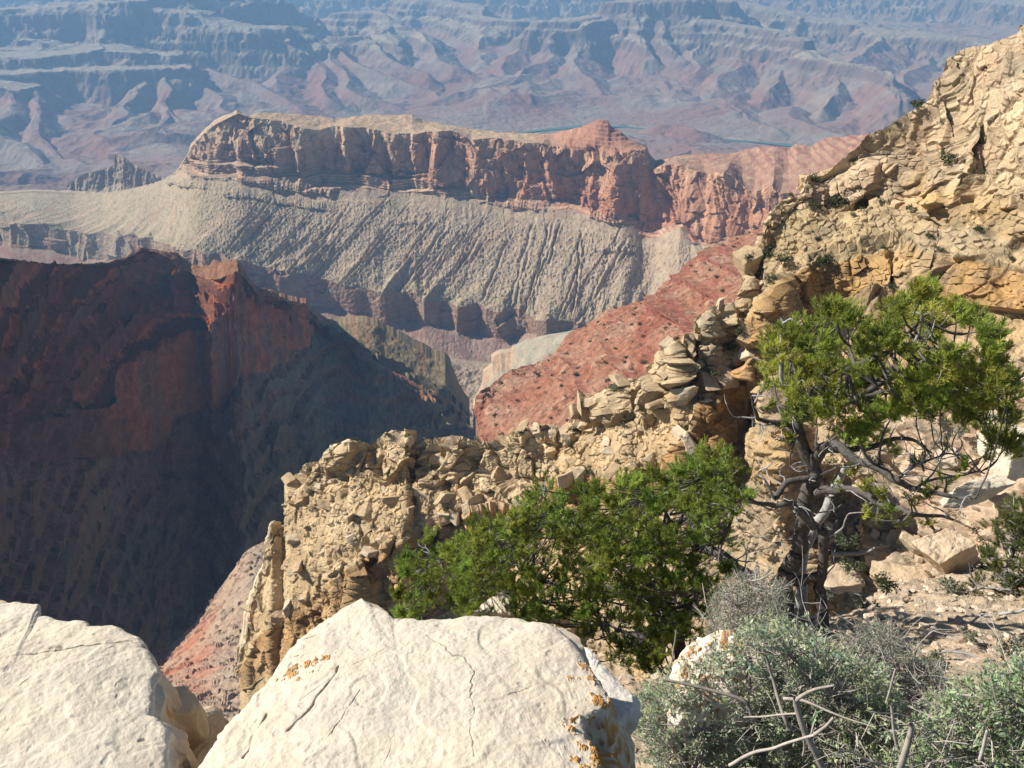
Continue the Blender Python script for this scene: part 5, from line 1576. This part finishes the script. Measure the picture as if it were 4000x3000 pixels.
def inpoly(x, y, poly):
    p = np.asarray(poly, float)
    c = np.zeros(np.shape(x), bool)
    j = len(p) - 1
    for i in range(len(p)):
        xi, yi, xj, yj = *p[i], *p[j]
        cond = ((yi > y) != (yj > y)) & (x < (xj - xi) * (y - yi) / (yj - yi + 1e-12) + xi)
        c ^= cond
        j = i
    return c

def needles(pos, axis, r, n=36, Lt=.11, nl=.038, wd=.0024):
    """bottle-brush tufts of needles; pos, axis (k,3). Returns V, F, tuft index per vertex"""
    k = len(pos)
    u = r.random((k, n, 1)) ** .8
    base = pos[:, None] - axis[:, None] * (1 - u) * Lt
    ph = r.uniform(0, 2 * np.pi, (k, n, 1))
    ref = np.where(np.abs(axis[:, 2:3]) > .9, np.array([[1., 0, 0]]), np.array([[0, 0, 1.]]))
    e1 = np.cross(axis, ref); e1 /= np.linalg.norm(e1, axis=1, keepdims=True)
    e2 = np.cross(axis, e1)
    op = r.uniform(.5, 1.15, (k, n, 1)) * (1.15 - .55 * u)
    rad = np.cos(ph) * e1[:, None] + np.sin(ph) * e2[:, None]
    dr = axis[:, None] * np.cos(op) + rad * np.sin(op)
    dr[..., 2] += .12
    ln = nl * r.uniform(.75, 1.2, (k, n, 1))
    side = np.cross(dr, r.normal(size=(k, n, 3))); side /= np.linalg.norm(side, axis=2, keepdims=True) + 1e-9
    V = np.stack([base - side * wd, base + side * wd, base + dr * ln + side * wd * .5, base + dr * ln - side * wd * .5], 2)
    F = np.arange(k * n * 4).reshape(-1, 4)
    return V.reshape(-1, 3), F, np.repeat(np.arange(k), n * 4)

def pine(name, label, limbs, poly, drange, nclump, seed, base, mind=62, tufts=(9, 15), spread=.17, dead=40, holes=(), green=(0.37, 0.415, 0.08), scale=1.0, ndl=42, barkc=(0.105, 0.094, 0.086), extra=()):
    """limbs: list of (points (px,py,d), r0, r1, grey?). Crown: clumps of tufts inside the outline, hung on twigs from the limbs"""
    r = np.random.default_rng(seed)
    root = empty(name, tuple(at(np.array(float(base[0])), np.array(float(base[1])), base[2])))
    tag(root, label, "tree")
    tb, db, nb = Bag(), Bag(), Bag()
    lp = []
    for pts, r0, r1, grey in limbs:
        a = np.array(pts, float)
        w = curve(at(a[:, 0], a[:, 1], a[:, 2]), 9, .035)
        rr = np.linspace(r0, r1, len(w)) * (1 + .12 * noise2(np.arange(len(w)) / 2.3, seed + r0 * 100, 3))
        V, F = tube(w, rr, 9 if r0 > .03 else 6)
        if grey:
            db.add(V, F, np.array([0.33, 0.315, 0.30]) * r.uniform(.85, 1.1))
        else:
            tone = np.array(barkc) * r.uniform(.85, 1.2)
            tb.add(V, F, tone)
        if not grey:
            lp.append(np.concatenate([w, rr[:, None]], 1))
    lp = np.concatenate(lp)
    # clump centres inside the outline
    p = np.array(poly, float)
    lo, hi = p.min(0), p.max(0)
    cs = []
    tries = 0
    while len(cs) < nclump and tries < 60000:
        tries += 1
        x, y = r.uniform(lo[0], hi[0]), r.uniform(lo[1], hi[1])
        if not inpoly(x, y, p) or any(inpoly(x, y, h) for h in holes):
            continue
        dd = r.uniform(*drange)
        if all((x - c[0]) ** 2 + (y - c[1]) ** 2 + ((dd - c[2]) * 130) ** 2 > mind ** 2 for c in cs):
            cs.append((x, y, dd))
    nmain = len(cs)
    cs = np.array(cs + list(extra))
    C = at(cs[:, 0], cs[:, 1], cs[:, 2])
    TP, TA, TC = [], [], []
    for ci, c in enumerate(C):
        ds = np.linalg.norm(lp[:, :3] - c, axis=1) + .25 * np.maximum(0, lp[:, 2] - c[2])
        j = lp[np.argmin(ds)]
        start = j[:3]
        mid = (start + c) / 2 + np.array([r.normal(0, .05), r.normal(0, .05), -.05 - .05 * r.random()])
        w = curve([start, mid, c], 6, .02)
        V, F = tube(w, np.linspace(min(.018, j[3] * .7), .006, len(w)), 5)
        tb.add(V, F, np.array(barkc) * r.uniform(.9, 1.6))
        out = c - start
        out = out / (np.linalg.norm(out) + 1e-6)
        n = r.integers(*tufts) if ci < nmain else r.integers(3, 8)
        sz = spread * r.uniform(.7, 1.25) * (1 if ci < nmain else .7)
        g = np.array(green) * r.uniform(.62, 1.2) * np.array([r.uniform(.85, 1.15), 1, 1])
        for _ in range(n):
            v = r.normal(size=3); v /= np.linalg.norm(v)
            v = v * .9 + out * .45 + np.array([0, 0, .5])
            v[2] = max(v[2], -.25)
            v /= np.linalg.norm(v)
            q = c + v * sz * r.uniform(.45, 1.1) * np.array([1, 1, .75])
            ax = v * .75 + np.array([0, 0, .55]) + r.normal(0, .2, 3)
            ax /= np.linalg.norm(ax)
            TP.append(q); TA.append(ax)
            TC.append(g * r.uniform(.75, 1.25))
            if r.random() < .5:
                w = np.array([c, (c + q) / 2 + r.normal(0, .012, 3), q - ax * .04])
                V, F = tube(w, [.005, .004, .003], 4)
                (db if r.random() < .35 else tb).add(V, F, np.array([0.30, 0.28, 0.26]) * r.uniform(.6, 1.2))
    TP, TA, TC = np.array(TP), np.array(TA), np.array(TC)
    V, F, ti = needles(TP, TA, r, ndl, 0.115 * scale, .044 * scale, .0034 * scale)
    cc = TC[ti] * r.uniform(.8, 1.2, (len(ti) // 4, 1)).repeat(4, 0)
    tip = r.random(len(ti) // 4) < .02
    cc[np.repeat(tip, 4)] = (0.33, 0.19, 0.08)
    nb.add(V, F, cc)
    # bleached dead twigs in forks
    for di in range(dead):
        j = lp[r.integers(0, len(lp))]
        v = r.normal(size=3); v[2] = abs(v[2]) * .6; v /= np.linalg.norm(v)
        Lg = r.uniform(.15, .42)
        w = curve([j[:3], j[:3] + v * Lg * .5 + r.normal(0, .03, 3), j[:3] + v * Lg + r.normal(0, .06, 3)], 5, .03)
        V, F = tube(w, np.linspace(.010, .0025, len(w)), 5)
        eb = Bag() if di < 95 else db
        eb.add(V, F, np.array([0.36, 0.345, 0.335]) * r.uniform(.5, 1.15))
        for k in range(r.integers(1, 4)):
            i = r.integers(3, len(w))
            v2 = v + r.normal(0, .7, 3); v2 /= np.linalg.norm(v2)
            w2 = curve([w[i], w[i] + v2 * Lg * .25, w[i] + v2 * Lg * .45 + r.normal(0, .03, 3)], 4, .02)
            V, F = tube(w2, np.linspace(.005, .0018, len(w2)), 4)
            eb.add(V, F, np.array([0.38, 0.365, 0.355]) * r.uniform(.5, 1.15))
        if eb is not db:
            eb.make("dead_branch", M_dead, root)
    tb.make("trunk", M_bark, root)
    tag(db.make("twigs", M_dead, root), kind='stuff')
    nb.make("crown", M_needle, root, smooth=False)
    return root

# the big pine on the right
D = 7.6
pine("pine_tree", "tall twisted pine with a wide green crown and bare grey limbs, on the right slope",
     [([(3078, 2520, 7.2), (3064, 2320, 7.3), (3074, 2245, 7.35), (3104, 2187, 7.4), (3136, 2078, 7.5), (3147, 1953, 7.5), (3169, 1888, 7.5), (3174, 1834, 7.5), (3142, 1747, 7.5), (3118, 1671, 7.5), (3110, 1620, 7.5)], .10, .05, False),
      ([(3204, 2540, 7.1), (3219, 2470, 7.2), (3204, 2320, 7.4), (3200, 2295, 7.4), (3218, 2132, 7.4), (3223, 2060, 7.4)], .06, .05, False),
      ([(3070, 2268, 7.35), (3140, 2262, 7.35), (3215, 2240, 7.4)], .06, .045, False),
      ([(3130, 2470, 7.7), (3131, 2214, 7.8), (3174, 2078, 7.8), (3223, 1997, 7.8), (3277, 1872, 7.9), (3300, 1815, 7.9)], .07, .03, True),
      ([(3180, 2056, 7.4), (3125, 1997, 7.3), (3075, 1962, 7.2), (3017, 1975, 7.1), (2919, 1945, 6.9)], .05, .015, False),
      ([(3022, 1948, 7.2), (3075, 1894, 7.3), (3169, 1861, 7.5)], .03, .035, False),
      ([(3022, 1948, 7.2), (2990, 1880, 7.1), (2960, 1850, 7.1), (3020, 1800, 7.0)], .015, .006, True),
      ([(3175, 1937, 7.5), (3234, 1913, 7.3), (3359, 1921, 7.2), (3430, 1970, 7.1), (3505, 1980, 7.0), (3576, 2008, 6.9), (3668, 2018, 6.9), (3722, 2035, 6.8)], .045, .01, False),
      ([(3174, 1815, 7.5), (3212, 1753, 7.4), (3277, 1745, 7.3), (3343, 1791, 7.2), (3424, 1829, 7.1), (3500, 1877, 7.0), (3576, 1915, 6.9), (3668, 1921, 6.8), (3750, 1948, 6.8), (3815, 1948, 6.7)], .06, .01, False),
      ([(3212, 1757, 7.5), (3397, 1752, 7.6), (3489, 1715, 7.7), (3570, 1720, 7.8), (3636, 1763, 7.8)], .035, .01, False),
      ([(3576, 1915, 6.9), (3630, 1880, 7.0), (3760, 1850, 7.1), (3860, 1840, 7.2)], .015, .006, False),
      ([(3500, 1877, 7.0), (3560, 1830, 7.2), (3680, 1780, 7.4), (3760, 1770, 7.5)], .015, .005, False),
      ([(3118, 1671, 7.5), (3060, 1655, 7.4), (2979, 1639, 7.3), (2946, 1590, 7.2), (2919, 1530, 7.2)], .035, .008, False),
      ([(3113, 1640, 7.5), (3220, 1600, 7.6), (3330, 1570, 7.8), (3450, 1540, 8.0), (3600, 1520, 8.1), (3780, 1540, 8.2)], .05, .015, False),
      ([(3110, 1640, 7.5), (3170, 1540, 7.4), (3260, 1470, 7.3), (3400, 1400, 7.2), (3500, 1360, 7.2), (3603, 1250, 7.3)], .05, .012, False),
      ([(3110, 1630, 7.5), (3120, 1530, 7.3), (3090, 1430, 7.2), (3070, 1380, 7.2)], .035, .01, False),
      ([(3330, 1570, 7.8), (3480, 1480, 8.2), (3620, 1420, 8.4), (3760, 1400, 8.6), (3880, 1440, 8.7)], .035, .01, False),
      ([(3600, 1520, 8.1), (3720, 1600, 8.0), (3830, 1650, 7.9), (3900, 1700, 7.9)], .02, .008, False),
      ([(3055, 1500, 7.3), (3052, 1400, 7.3), (3058, 1300, 7.3), (3058, 1240, 7.3)], .022, .016, True),
      ([(3058, 1262, 7.3), (3090, 1256, 7.2), (3105, 1285, 7.2)], .012, .004, True),
      ([(3500, 1360, 7.2), (3580, 1330, 7.1), (3636, 1310, 7.0), (3660, 1240, 7.0)], .014, .006, True),
      ([(3560, 1360, 7.1), (3605, 1250, 7.0), (3560, 1220, 7.0)], .014, .006, True),
      ([(3240, 2160, 7.5), (3300, 2165, 7.6), (3400, 2150, 7.6), (3480, 2120, 7.6)], .028, .008, True),
      ([(3230, 2095, 7.4), (3290, 2070, 7.3), (3310, 2010, 7.3), (3400, 1995, 7.2)], .012, .004, True),
      ([(3120, 1700, 7.4), (3090, 1760, 7.3), (3080, 1800, 7.3), (3090, 1860, 7.3)], .012, .005, False)],
     [(2985, 1440), (2975, 1400), (3000, 1330), (3090, 1275), (3200, 1235), (3260, 1195), (3330, 1200), (3400, 1225), (3480, 1195), (3540, 1165), (3560, 1120), (3610, 1115), (3680, 1160), (3760, 1200), (3820, 1240), (3900, 1330), (3960, 1400), (3990, 1480), (3985, 1560), (3930, 1640),
      (3960, 1720), (3930, 1770), (3880, 1765), (3870, 1690), (3800, 1640), (3700, 1640), (3560, 1620), (3450, 1650), (3370, 1640), (3330, 1720), (3230, 1720), (3210, 1630), (3110, 1600), (3070, 1560), (2990, 1510)],
     (6.5, 8.8), 128, 401, (3085, 2450, 7.2), mind=60, dead=90, tufts=(15, 24),
     extra=[(3330, 1830, 7.2), (3390, 1900, 7.1), (3300, 1900, 7.3), (3450, 1930, 7.0), (3390, 1990, 7.1), (3480, 1980, 6.9), (3560, 1960, 6.9), (3520, 2030, 6.9), (3620, 2040, 6.8), (3640, 1920, 6.8), (3700, 1870, 6.9), (3430, 2020, 7.1), (3780, 1820, 7.1), (3590, 1800, 7.3), (3500, 1760, 7.5), (3430, 1700, 7.6), (3350, 1720, 7.6), (3000, 1580, 7.2), (3060, 1640, 7.3), (3080, 1700, 7.3), (3850, 1780, 7.4), (3700, 1730, 7.6)])
# the lower, spreading pine
pine("pine_tree", "low spreading dense green pine behind the big front boulder",
     [([(2690, 2760, 7.3), (2660, 2560, 7.3), (2620, 2440, 7.5), (2570, 2340, 7.8), (2585, 2265, 7.9), (2570, 2180, 8.0), (2560, 2100, 8.0)], .09, .03, False),
      ([(2940, 2260, 7.3), (2880, 2220, 7.4), (2800, 2160, 7.5), (2720, 2130, 7.7), (2650, 2080, 7.8), (2600, 2000, 7.8), (2560, 1930, 7.8)], .075, .012, False),
      ([(2570, 2340, 7.8), (2480, 2340, 7.9), (2400, 2310, 8.0), (2300, 2330, 8.1), (2200, 2300, 8.2), (2090, 2250, 8.3)], .05, .02, False),
      ([(2575, 2300, 7.8), (2450, 2230, 8.0), (2340, 2160, 8.1), (2250, 2060, 8.2), (2200, 1980, 8.2)], .045, .012, False),
      ([(2570, 2180, 8.0), (2500, 2080, 8.1), (2420, 2000, 8.1)], .03, .012, False),
      ([(2720, 2130, 7.7), (2740, 2000, 7.6), (2760, 1900, 7.6), (2790, 1830, 7.6)], .035, .01, False),
      ([(2800, 2160, 7.5), (2850, 2050, 7.4), (2890, 1950, 7.4)], .025, .01, False),
      ([(2620, 2440, 7.5), (2700, 2360, 7.3), (2760, 2300, 7.2)], .035, .012, False),
      ([(2640, 2500, 7.3), (2540, 2500, 7.3), (2440, 2470, 7.4), (2350, 2440, 7.5)], .04, .01, False),
      ([(1930, 2450, 8.6), (1922, 2374, 8.6), (1885, 2300, 8.6), (1890, 2220, 8.6), (1860, 2150, 8.6)], .04, .012, False),
      ([(1915, 2350, 8.6), (1820, 2280, 8.7), (1740, 2230, 8.8), (1680, 2180, 8.8)], .025, .008, False),
      ([(2090, 2350, 8.4), (2070, 2270, 8.4), (2020, 2200, 8.5), (1990, 2120, 8.5)], .03, .01, False),
      ([(2090, 2250, 8.3), (2080, 2150, 8.3), (2090, 2020, 8.3)], .02, .008, False)],
     [(1545, 2410), (1560, 2300), (1575, 2210), (1610, 2150), (1665, 2095), (1750, 2100), (1770, 2150), (1800, 2100), (1860, 2070), (1930, 2030), (1960, 2010), (2000, 2050), (2030, 1980), (2060, 1925), (2130, 1910), (2170, 1950), (2240, 1960), (2280, 1900), (2350, 1895), (2400, 1930), (2470, 1870),
      (2560, 1835), (2620, 1830), (2700, 1800), (2750, 1765), (2800, 1765), (2860, 1810), (2920, 1880), (2920, 1980), (2860, 2020), (2830, 2100), (2850, 2200), (2800, 2280), (2800, 2400), (2720, 2470), (2660, 2560), (2560, 2640), (2440, 2620), (2330, 2500), (2250, 2430), (2100, 2420), (1900, 2420)],
     (6.6, 9.0), 300, 431, (2650, 2520, 7.3), mind=50, dead=170, tufts=(15, 24), spread=.18, green=(0.28, 0.36, 0.07))

# young pine at the right edge
pine("pine_tree", "small pine cut off by the right edge, below the squared tan block",
     [([(3960, 2420, 10.5), (3950, 2330, 10.6), (3930, 2250, 10.7), (3960, 2150, 10.8), (3980, 2060, 10.8)], .05, .012, False),
      ([(3950, 2330, 10.6), (3860, 2300, 10.4), (3780, 2310, 10.2)], .02, .006, False),
      ([(3940, 2220, 10.7), (4050, 2150, 10.6), (4120, 2100, 10.6)], .02, .006, False),
      ([(3860, 2440, 9.6), (3940, 2400, 9.8), (4010, 2380, 9.9)], .018, .01, True)],
     [(3740, 2370), (3790, 2290), (3850, 2230), (3850, 2150), (3870, 2080), (3930, 1990), (3990, 1960), (4080, 1980), (4180, 2100), (4180, 2330), (4050, 2400), (3900, 2390), (3800, 2380)],
     (10.2, 11.6), 70, 451, (3960, 2420, 10.5), mind=45, dead=22, tufts=(12, 18), spread=.2, green=(0.19, 0.22, 0.07))

# ------------------------------------------------------------------ grey leaved shrubs at the near right
def shrub(name, label, poly, drange, ntwig, seed, bases, leafc, nleaf=(12, 22), ll=.0122, sticks=(), grey=.5):
    r = np.random.default_rng(seed)
    root = empty(name, tuple(at(np.array(float(bases[0][0])), np.array(float(bases[0][1])), bases[0][2])))
    tag(root, label, "shrub")
    sb, db = Bag(), Bag()
    p = np.array(poly, float)
    lo, hi = p.min(0), p.max(0)
    b3 = np.array([at(np.array(float(a)), np.array(float(b)), c) for a, b, c in bases])
    LV, LC = [], []
    cnt = 0
    nodes = []
    # main stems
    for k in range(len(bases) * 7):
        while True:
            x, y = r.uniform(lo[0], hi[0]), r.uniform(lo[1], hi[1])
            if inpoly(x, y, p):
                break
        tgt = at(np.array(x), np.array(y), r.uniform(*drange))
        s = b3[np.argmin(np.linalg.norm(b3 - tgt, axis=1))]
        w = curve([s, s * .55 + tgt * .45 + r.normal(0, .04, 3) + [0, 0, .05], tgt], 8, .05)
        V, F = tube(w, np.linspace(.011, .003, len(w)) * r.uniform(.6, 1.2), 6)
        sb.add(V, F, np.array([0.30, 0.265, 0.235]) * r.uniform(.7, 1.3))
        nodes.append(w[4:])
    nodes = np.concatenate(nodes)
    while cnt < ntwig:
        x, y = r.uniform(lo[0], hi[0]), r.uniform(lo[1], hi[1])
        if not inpoly(x, y, p):
            continue
        cnt += 1
        c = at(np.array(x), np.array(y), r.uniform(*drange))
        j = nodes[np.argmin(np.linalg.norm(nodes - c, axis=1) + r.uniform(0, .12, len(nodes)))]
        v = (c - j); dn = np.linalg.norm(v)
        v = v / (dn + 1e-6) * .6 + np.array([0, 0, .45]) + r.normal(0, .45, 3)
        v /= np.linalg.norm(v)
        Lg = r.uniform(.05, .13)
        tw = curve([c - v * Lg, c + r.normal(0, .012, 3), c + v * Lg * .8], 4, .01)
        V, F = tube(tw, np.linspace(.002, .001, len(tw)), 4)
        dead = r.random() < grey
        sb.add(V, F, (np.array([0.50, 0.45, 0.405]) if dead else np.array([0.32, 0.28, 0.24])) * r.uniform(.7, 1.25))
        if r.random() < .45 and dn > .04:
            w = curve([j, (j + c) / 2 + r.normal(0, .02, 3), c - v * Lg], 4, .01)
            V, F = tube(w, np.linspace(.0035, .0024, len(w)), 4)
            sb.add(V, F, np.array([0.36, 0.32, 0.29]) * r.uniform(.6, 1.2))
        if dead and r.random() < .35:
            continue
        n = r.integers(*nleaf)
        t = r.random((n, 1))
        pos = tw[0] * (1 - t) + tw[-1] * t + r.normal(0, .006, (n, 3))
        a = v * .7 + r.normal(0, .7, (n, 3)); a /= np.linalg.norm(a, axis=1, keepdims=True)
        b = np.cross(a, r.normal(size=(n, 3))); b /= np.linalg.norm(b, axis=1, keepdims=True)
        s = ll * r.uniform(.7, 1.3, (n, 1))
        LV.append(np.stack([pos, pos + a * s + b * s * .38, pos + a * s * 2, pos + a * s - b * s * .38], 1).reshape(-1, 3))
        LC.append(np.repeat(np.array(leafc) * r.uniform(.7, 1.3) * r.uniform(.8, 1.2, (n, 1)) * np.array([r.uniform(.9, 1.2), 1, r.uniform(.85, 1.15)]), 4, 0))
    for _ in range(ntwig // 22):
        j = nodes[r.integers(0, len(nodes))]
        v = np.array([r.normal(0, .8), r.normal(0, .5), abs(r.normal(.4, .5))]); v /= np.linalg.norm(v)
        Lg = r.uniform(.18, .5)
        w = curve([j, j + v * Lg * .5 + r.normal(0, .03, 3), j + v * Lg + r.normal(0, .05, 3)], 5, .03)
        V, F = tube(w, np.linspace(.0045, .0012, len(w)), 5)
        sb.add(V, F, np.array([0.46, 0.41, 0.36]) * r.uniform(.6, 1.2))
        for k in range(3):
            i = r.integers(2, len(w)); v2 = v + r.normal(0, .6, 3); v2 /= np.linalg.norm(v2)
            V, F = tube(np.array([w[i], w[i] + v2 * .06, w[i] + v2 * .13 + r.normal(0, .015, 3)]), [.0022, .0016, .001], 4)
            sb.add(V, F, np.array([0.46, 0.42, 0.38]) * r.uniform(.6, 1.2))
    sb.make("stem", M_dead, root)
    for pts, r0, r1, tone in sticks:
        a = np.array(pts, float)
        k_ = .90 if a[:, 2].mean() < 4 else 1.0
        w = curve(at(a[:, 0], a[:, 1], a[:, 2] * k_), 8, .012)
        V, F = tube(w, np.linspace(r0, r1, len(w)) * k_, 7)
        db = Bag()
        db.add(V, F, np.array([0.34, 0.30, 0.26]) * tone)
        db.make("dead_branch", M_dead, root)
    V = np.concatenate(LV) - np.array(root.location)
    new_mesh("leaves", V, np.arange(len(V)).reshape(-1, 4), M_leaf, np.concatenate(LC), False, root)
    return root

LEAF = (0.33, 0.41, 0.25)
shrub("leafy_shrub", "large tangled grey leaved shrub with dead twigs, right of the big front boulder",
      [(2455, 2760), (2520, 2690), (2600, 2640), (2660, 2640), (2700, 2600), (2770, 2560), (2880, 2480), (2960, 2440), (3060, 2430), (3160, 2450), (3220, 2520), (3300, 2560), (3400, 2600), (3480, 2680), (3520, 2800), (3560, 2950), (3560, 3150), (2640, 3150), (2560, 2990), (2480, 2860)],
      (2.95, 4.1), 3300, 501, [(2700, 3100, 3.0), (3000, 3050, 3.2), (3250, 3000, 3.3), (3100, 2850, 3.7), (3420, 3000, 3.2)], LEAF, grey=.3, nleaf=(16, 28),
      sticks=[([(3060, 2730, 3.1), (3150, 2745, 3.1), (3250, 2785, 3.1), (3400, 2840, 3.1)], .009, .003, 1.25), ([(3110, 2730, 3.0), (3125, 2800, 3.0), (3150, 2870, 3.0), (3190, 2950, 3.0), (3240, 3060, 3.0)], .014, .016, 1.0),
              ([(2990, 2560, 3.2), (3020, 2650, 3.2), (3060, 2800, 3.1), (3085, 2850, 3.1)], .007, .009, .9), ([(2590, 2655, 3.1), (2750, 2690, 3.1), (2900, 2735, 3.1), (2940, 2800, 3.1)], .007, .010, .7),
              ([(2850, 2990, 2.9), (2930, 2940, 2.9), (3030, 2920, 2.9), (3190, 2870, 2.9)], .009, .006, 1.2), ([(3180, 2870, 2.9), (3260, 2800, 2.9)], .008, .006, 1.1), ([(3120, 2790, 3.0), (2990, 2800, 3.0), (2900, 2800, 3.0)], .005, .004, 1.2),
              ([(2640, 2460, 3.8), (2630, 2560, 3.8), (2610, 2640, 3.8)], .004, .006, 1.0), ([(3110, 2740, 3.0), (3200, 2690, 3.0), (3260, 2670, 3.0)], .010, .004, .9), ([(3130, 2790, 3.0), (3140, 2900, 3.0), (3135, 2950, 3.0)], .006, .005, 1.1),
              ([(3480, 2750, 3.0), (3490, 2850, 3.0), (3510, 2925, 3.0)], .006, .008, 1.2), ([(3500, 2610, 3.1), (3480, 2700, 3.1), (3470, 2740, 3.1)], .005, .005, 1.1), ([(2930, 2570, 3.5), (2930, 2690, 3.5)], .008, .008, .6), ([(2915, 2600, 3.5), (2920, 2660, 3.5)], .006, .006, .55)])
shrub("leafy_shrub", "greener low shrub filling the lower right corner",
      [(3440, 3150), (3480, 2950), (3540, 2850), (3640, 2760), (3740, 2690), (3830, 2660), (3900, 2630), (3960, 2600), (4060, 2590), (4160, 2650), (4160, 3150)],
      (2.7, 3.8), 1700, 521, [(3700, 3100, 2.9), (3900, 3100, 2.9), (4050, 3050, 3.0)], (0.31, 0.41, 0.22), grey=.18, nleaf=(14, 24), ll=.0115,
      sticks=[([(3860, 2850, 2.8), (3840, 2930, 2.8), (3825, 2970, 2.8)], .006, .007, 1.3), ([(3560, 2830, 2.9), (3540, 2900, 2.9), (3500, 3050, 2.9)], .010, .016, 1.0)])
shrub("leafy_shrub", "sparse grey twiggy shrub at the foot of the tall twisted pine",
      [(2720, 2540), (2760, 2460), (2760, 2380), (2800, 2300), (2870, 2250), (2960, 2230), (3040, 2250), (3080, 2310), (3060, 2400), (3040, 2480), (2960, 2520), (2880, 2540)],
      (4.6, 5.6), 620, 541, [(2900, 2640, 4.8), (2980, 2600, 4.9)], (0.2, 0.235, 0.17), grey=.55, ll=.010,
      sticks=[([(2790, 2440, 4.7), (2760, 2360, 4.7), (2740, 2280, 4.8)], .006, .003, 1.1), ([(2930, 2270, 4.8), (2980, 2255, 4.8), (3020, 2230, 4.8)], .006, .004, 1.2)])
shrub("leafy_shrub", "twiggy half bare shrub on the pale ground right of the pine's foot",
      [(3280, 2600), (3300, 2500), (3380, 2430), (3460, 2440), (3520, 2520), (3600, 2560), (3680, 2620), (3720, 2700), (3640, 2780), (3500, 2760), (3380, 2680)],
      (4.0, 5.0), 760, 561, [(3450, 2720, 4.3), (3600, 2740, 4.2)], (0.2, 0.235, 0.17), grey=.5, ll=.0095,
      sticks=[([(3300, 2480, 4.2), (3390, 2550, 4.2), (3450, 2620, 4.1), (3500, 2680, 4.1)], .005, .003, 1.2)])

# ------------------------------------------------------------------ small shrubs and fallen branches on the near slope
def slope_bush(px, py, d, s, k, label):
    put(BUSH[k], "shrub", at(np.array(float(px)), np.array(float(py)), d), rng.uniform(0, 6.28), (s * 1.15, s, s * .85), label, "shrub", None)

slope_bush(3300, 2140, 42, 2.0, 0, "olive shrub right of the dead grey stem of the tall pine")
slope_bush(3330, 2230, 40, 1.7, 1, "small olive shrub above the low cream rock by the twin trunk")
slope_bush(3400, 2400, 8.6, .42, 4, "grey sage tuft left of the pinkish rock")
slope_bush(3560, 2490, 7.6, .26, 2, "little green tuft in front of the pinkish rock")
slope_bush(3230, 2350, 38, 1.2, 4, "pale grey tuft between the trunks of the tall pine and the slope")
slope_bush(3790, 2500, 7.2, .25, 4, "flat grey tuft on the pale ground below the small edge pine")
slope_bush(3950, 2570, 5.8, .36, 4, "grey tuft by the right edge above the green corner shrub")
slope_bush(3620, 1640, 50, 1.7, 3, "dark shrub under the right part of the big pine's crown")
slope_bush(3740, 1700, 49, 1.5, 4, "grey shrub between the bare right limbs of the big pine")

slope_bush(3450, 2310, 9.6, .5, 2, "olive tuft beside the pale slab on the right slope")
slope_bush(3720, 2330, 10.6, .6, 4, "grey green shrub just below the squared tan block")
slope_bush(3860, 2260, 13.0, .7, 1, "dark shrub against the trunk of the small edge pine")
slope_bush(3480, 2560, 6.4, .34, 4, "grey tuft on the pale ground left of the thin dark stick")
slope_bush(3660, 2620, 5.6, .3, 3, "small green tuft just above the twiggy half bare shrub")

def fallen(pts, r0, r1, label, tone=1.0):
    a = np.array(pts, float)
    w = curve(at(a[:, 0], a[:, 1], a[:, 2]), 8, .02)
    V, F = tube(w, np.linspace(r0, r1, len(w)), 7)
    c = w.mean(0)
    o = new_mesh("fallen_branch", V - c, F, M_dead, np.tile(np.array([0.40, 0.38, 0.36]) * tone, (len(V), 1)), True)
    o.location = c
    tag(o, label, "branch")

fallen([(3640, 2470, 8.0), (3665, 2400, 8.2), (3700, 2450, 8.0), (3780, 2440, 8.0), (3840, 2400, 8.2)], .022, .010, "crooked grey branch lying on pale ground right of the pinkish rock")
fallen([(3680, 2390, 8.6), (3780, 2420, 8.4), (3880, 2400, 8.6), (4020, 2380, 8.8)], .028, .014, "long pale dead branch lying under the small edge pine", 1.15)
fallen([(3640, 2560, 6.6), (3700, 2545, 6.6), (3800, 2560, 6.5), (3860, 2590, 6.4)], .016, .007, "thin dark stick on the pale ground by the right edge", .6)
fallen([(3975, 2500, 6.4), (3965, 2560, 6.2), (3985, 2640, 6.0)], .024, .016, "thick bleached stump branch standing at the right edge", 1.3)
# ================================================================== the air
def build_haze():
    me = bpy.data.meshes.new("haze")
    x0, x1, y0, y1, z0, z1 = -16000, 16000, -700, 21500, -1700, 150
    v = [(x0, y0, z0), (x1, y0, z0), (x1, y1, z0), (x0, y1, z0), (x0, y0, z1), (x1, y0, z1), (x1, y1, z1), (x0, y1, z1)]
    f = [(0, 3, 2, 1), (4, 5, 6, 7), (0, 1, 5, 4), (1, 2, 6, 5), (2, 3, 7, 6), (3, 0, 4, 7)]
    me.from_pydata(v, [], f)
    m = bpy.data.materials.new("haze_air")
    m.use_nodes = True
    n = m.node_tree.nodes
    n.clear()
    out = n.new("ShaderNodeOutputMaterial")
    pv = n.new("ShaderNodeVolumePrincipled")
    pv.inputs["Color"].default_value = (0.29, 0.57, 1.0, 1)
    pv.inputs["Absorption Color"].default_value = (0.3, 0.3, 0.3, 1)
    pv.inputs["Density"].default_value = HAZE
    pv.inputs["Anisotropy"].default_value = 0.1
    m.node_tree.links.new(pv.outputs[0], out.inputs["Volume"])
    me.materials.append(m)
    o = bpy.data.objects.new("haze", me)
    COL.objects.link(o)
    tag(o, kind='stuff')

HAZE = 7.0e-5
build_haze()
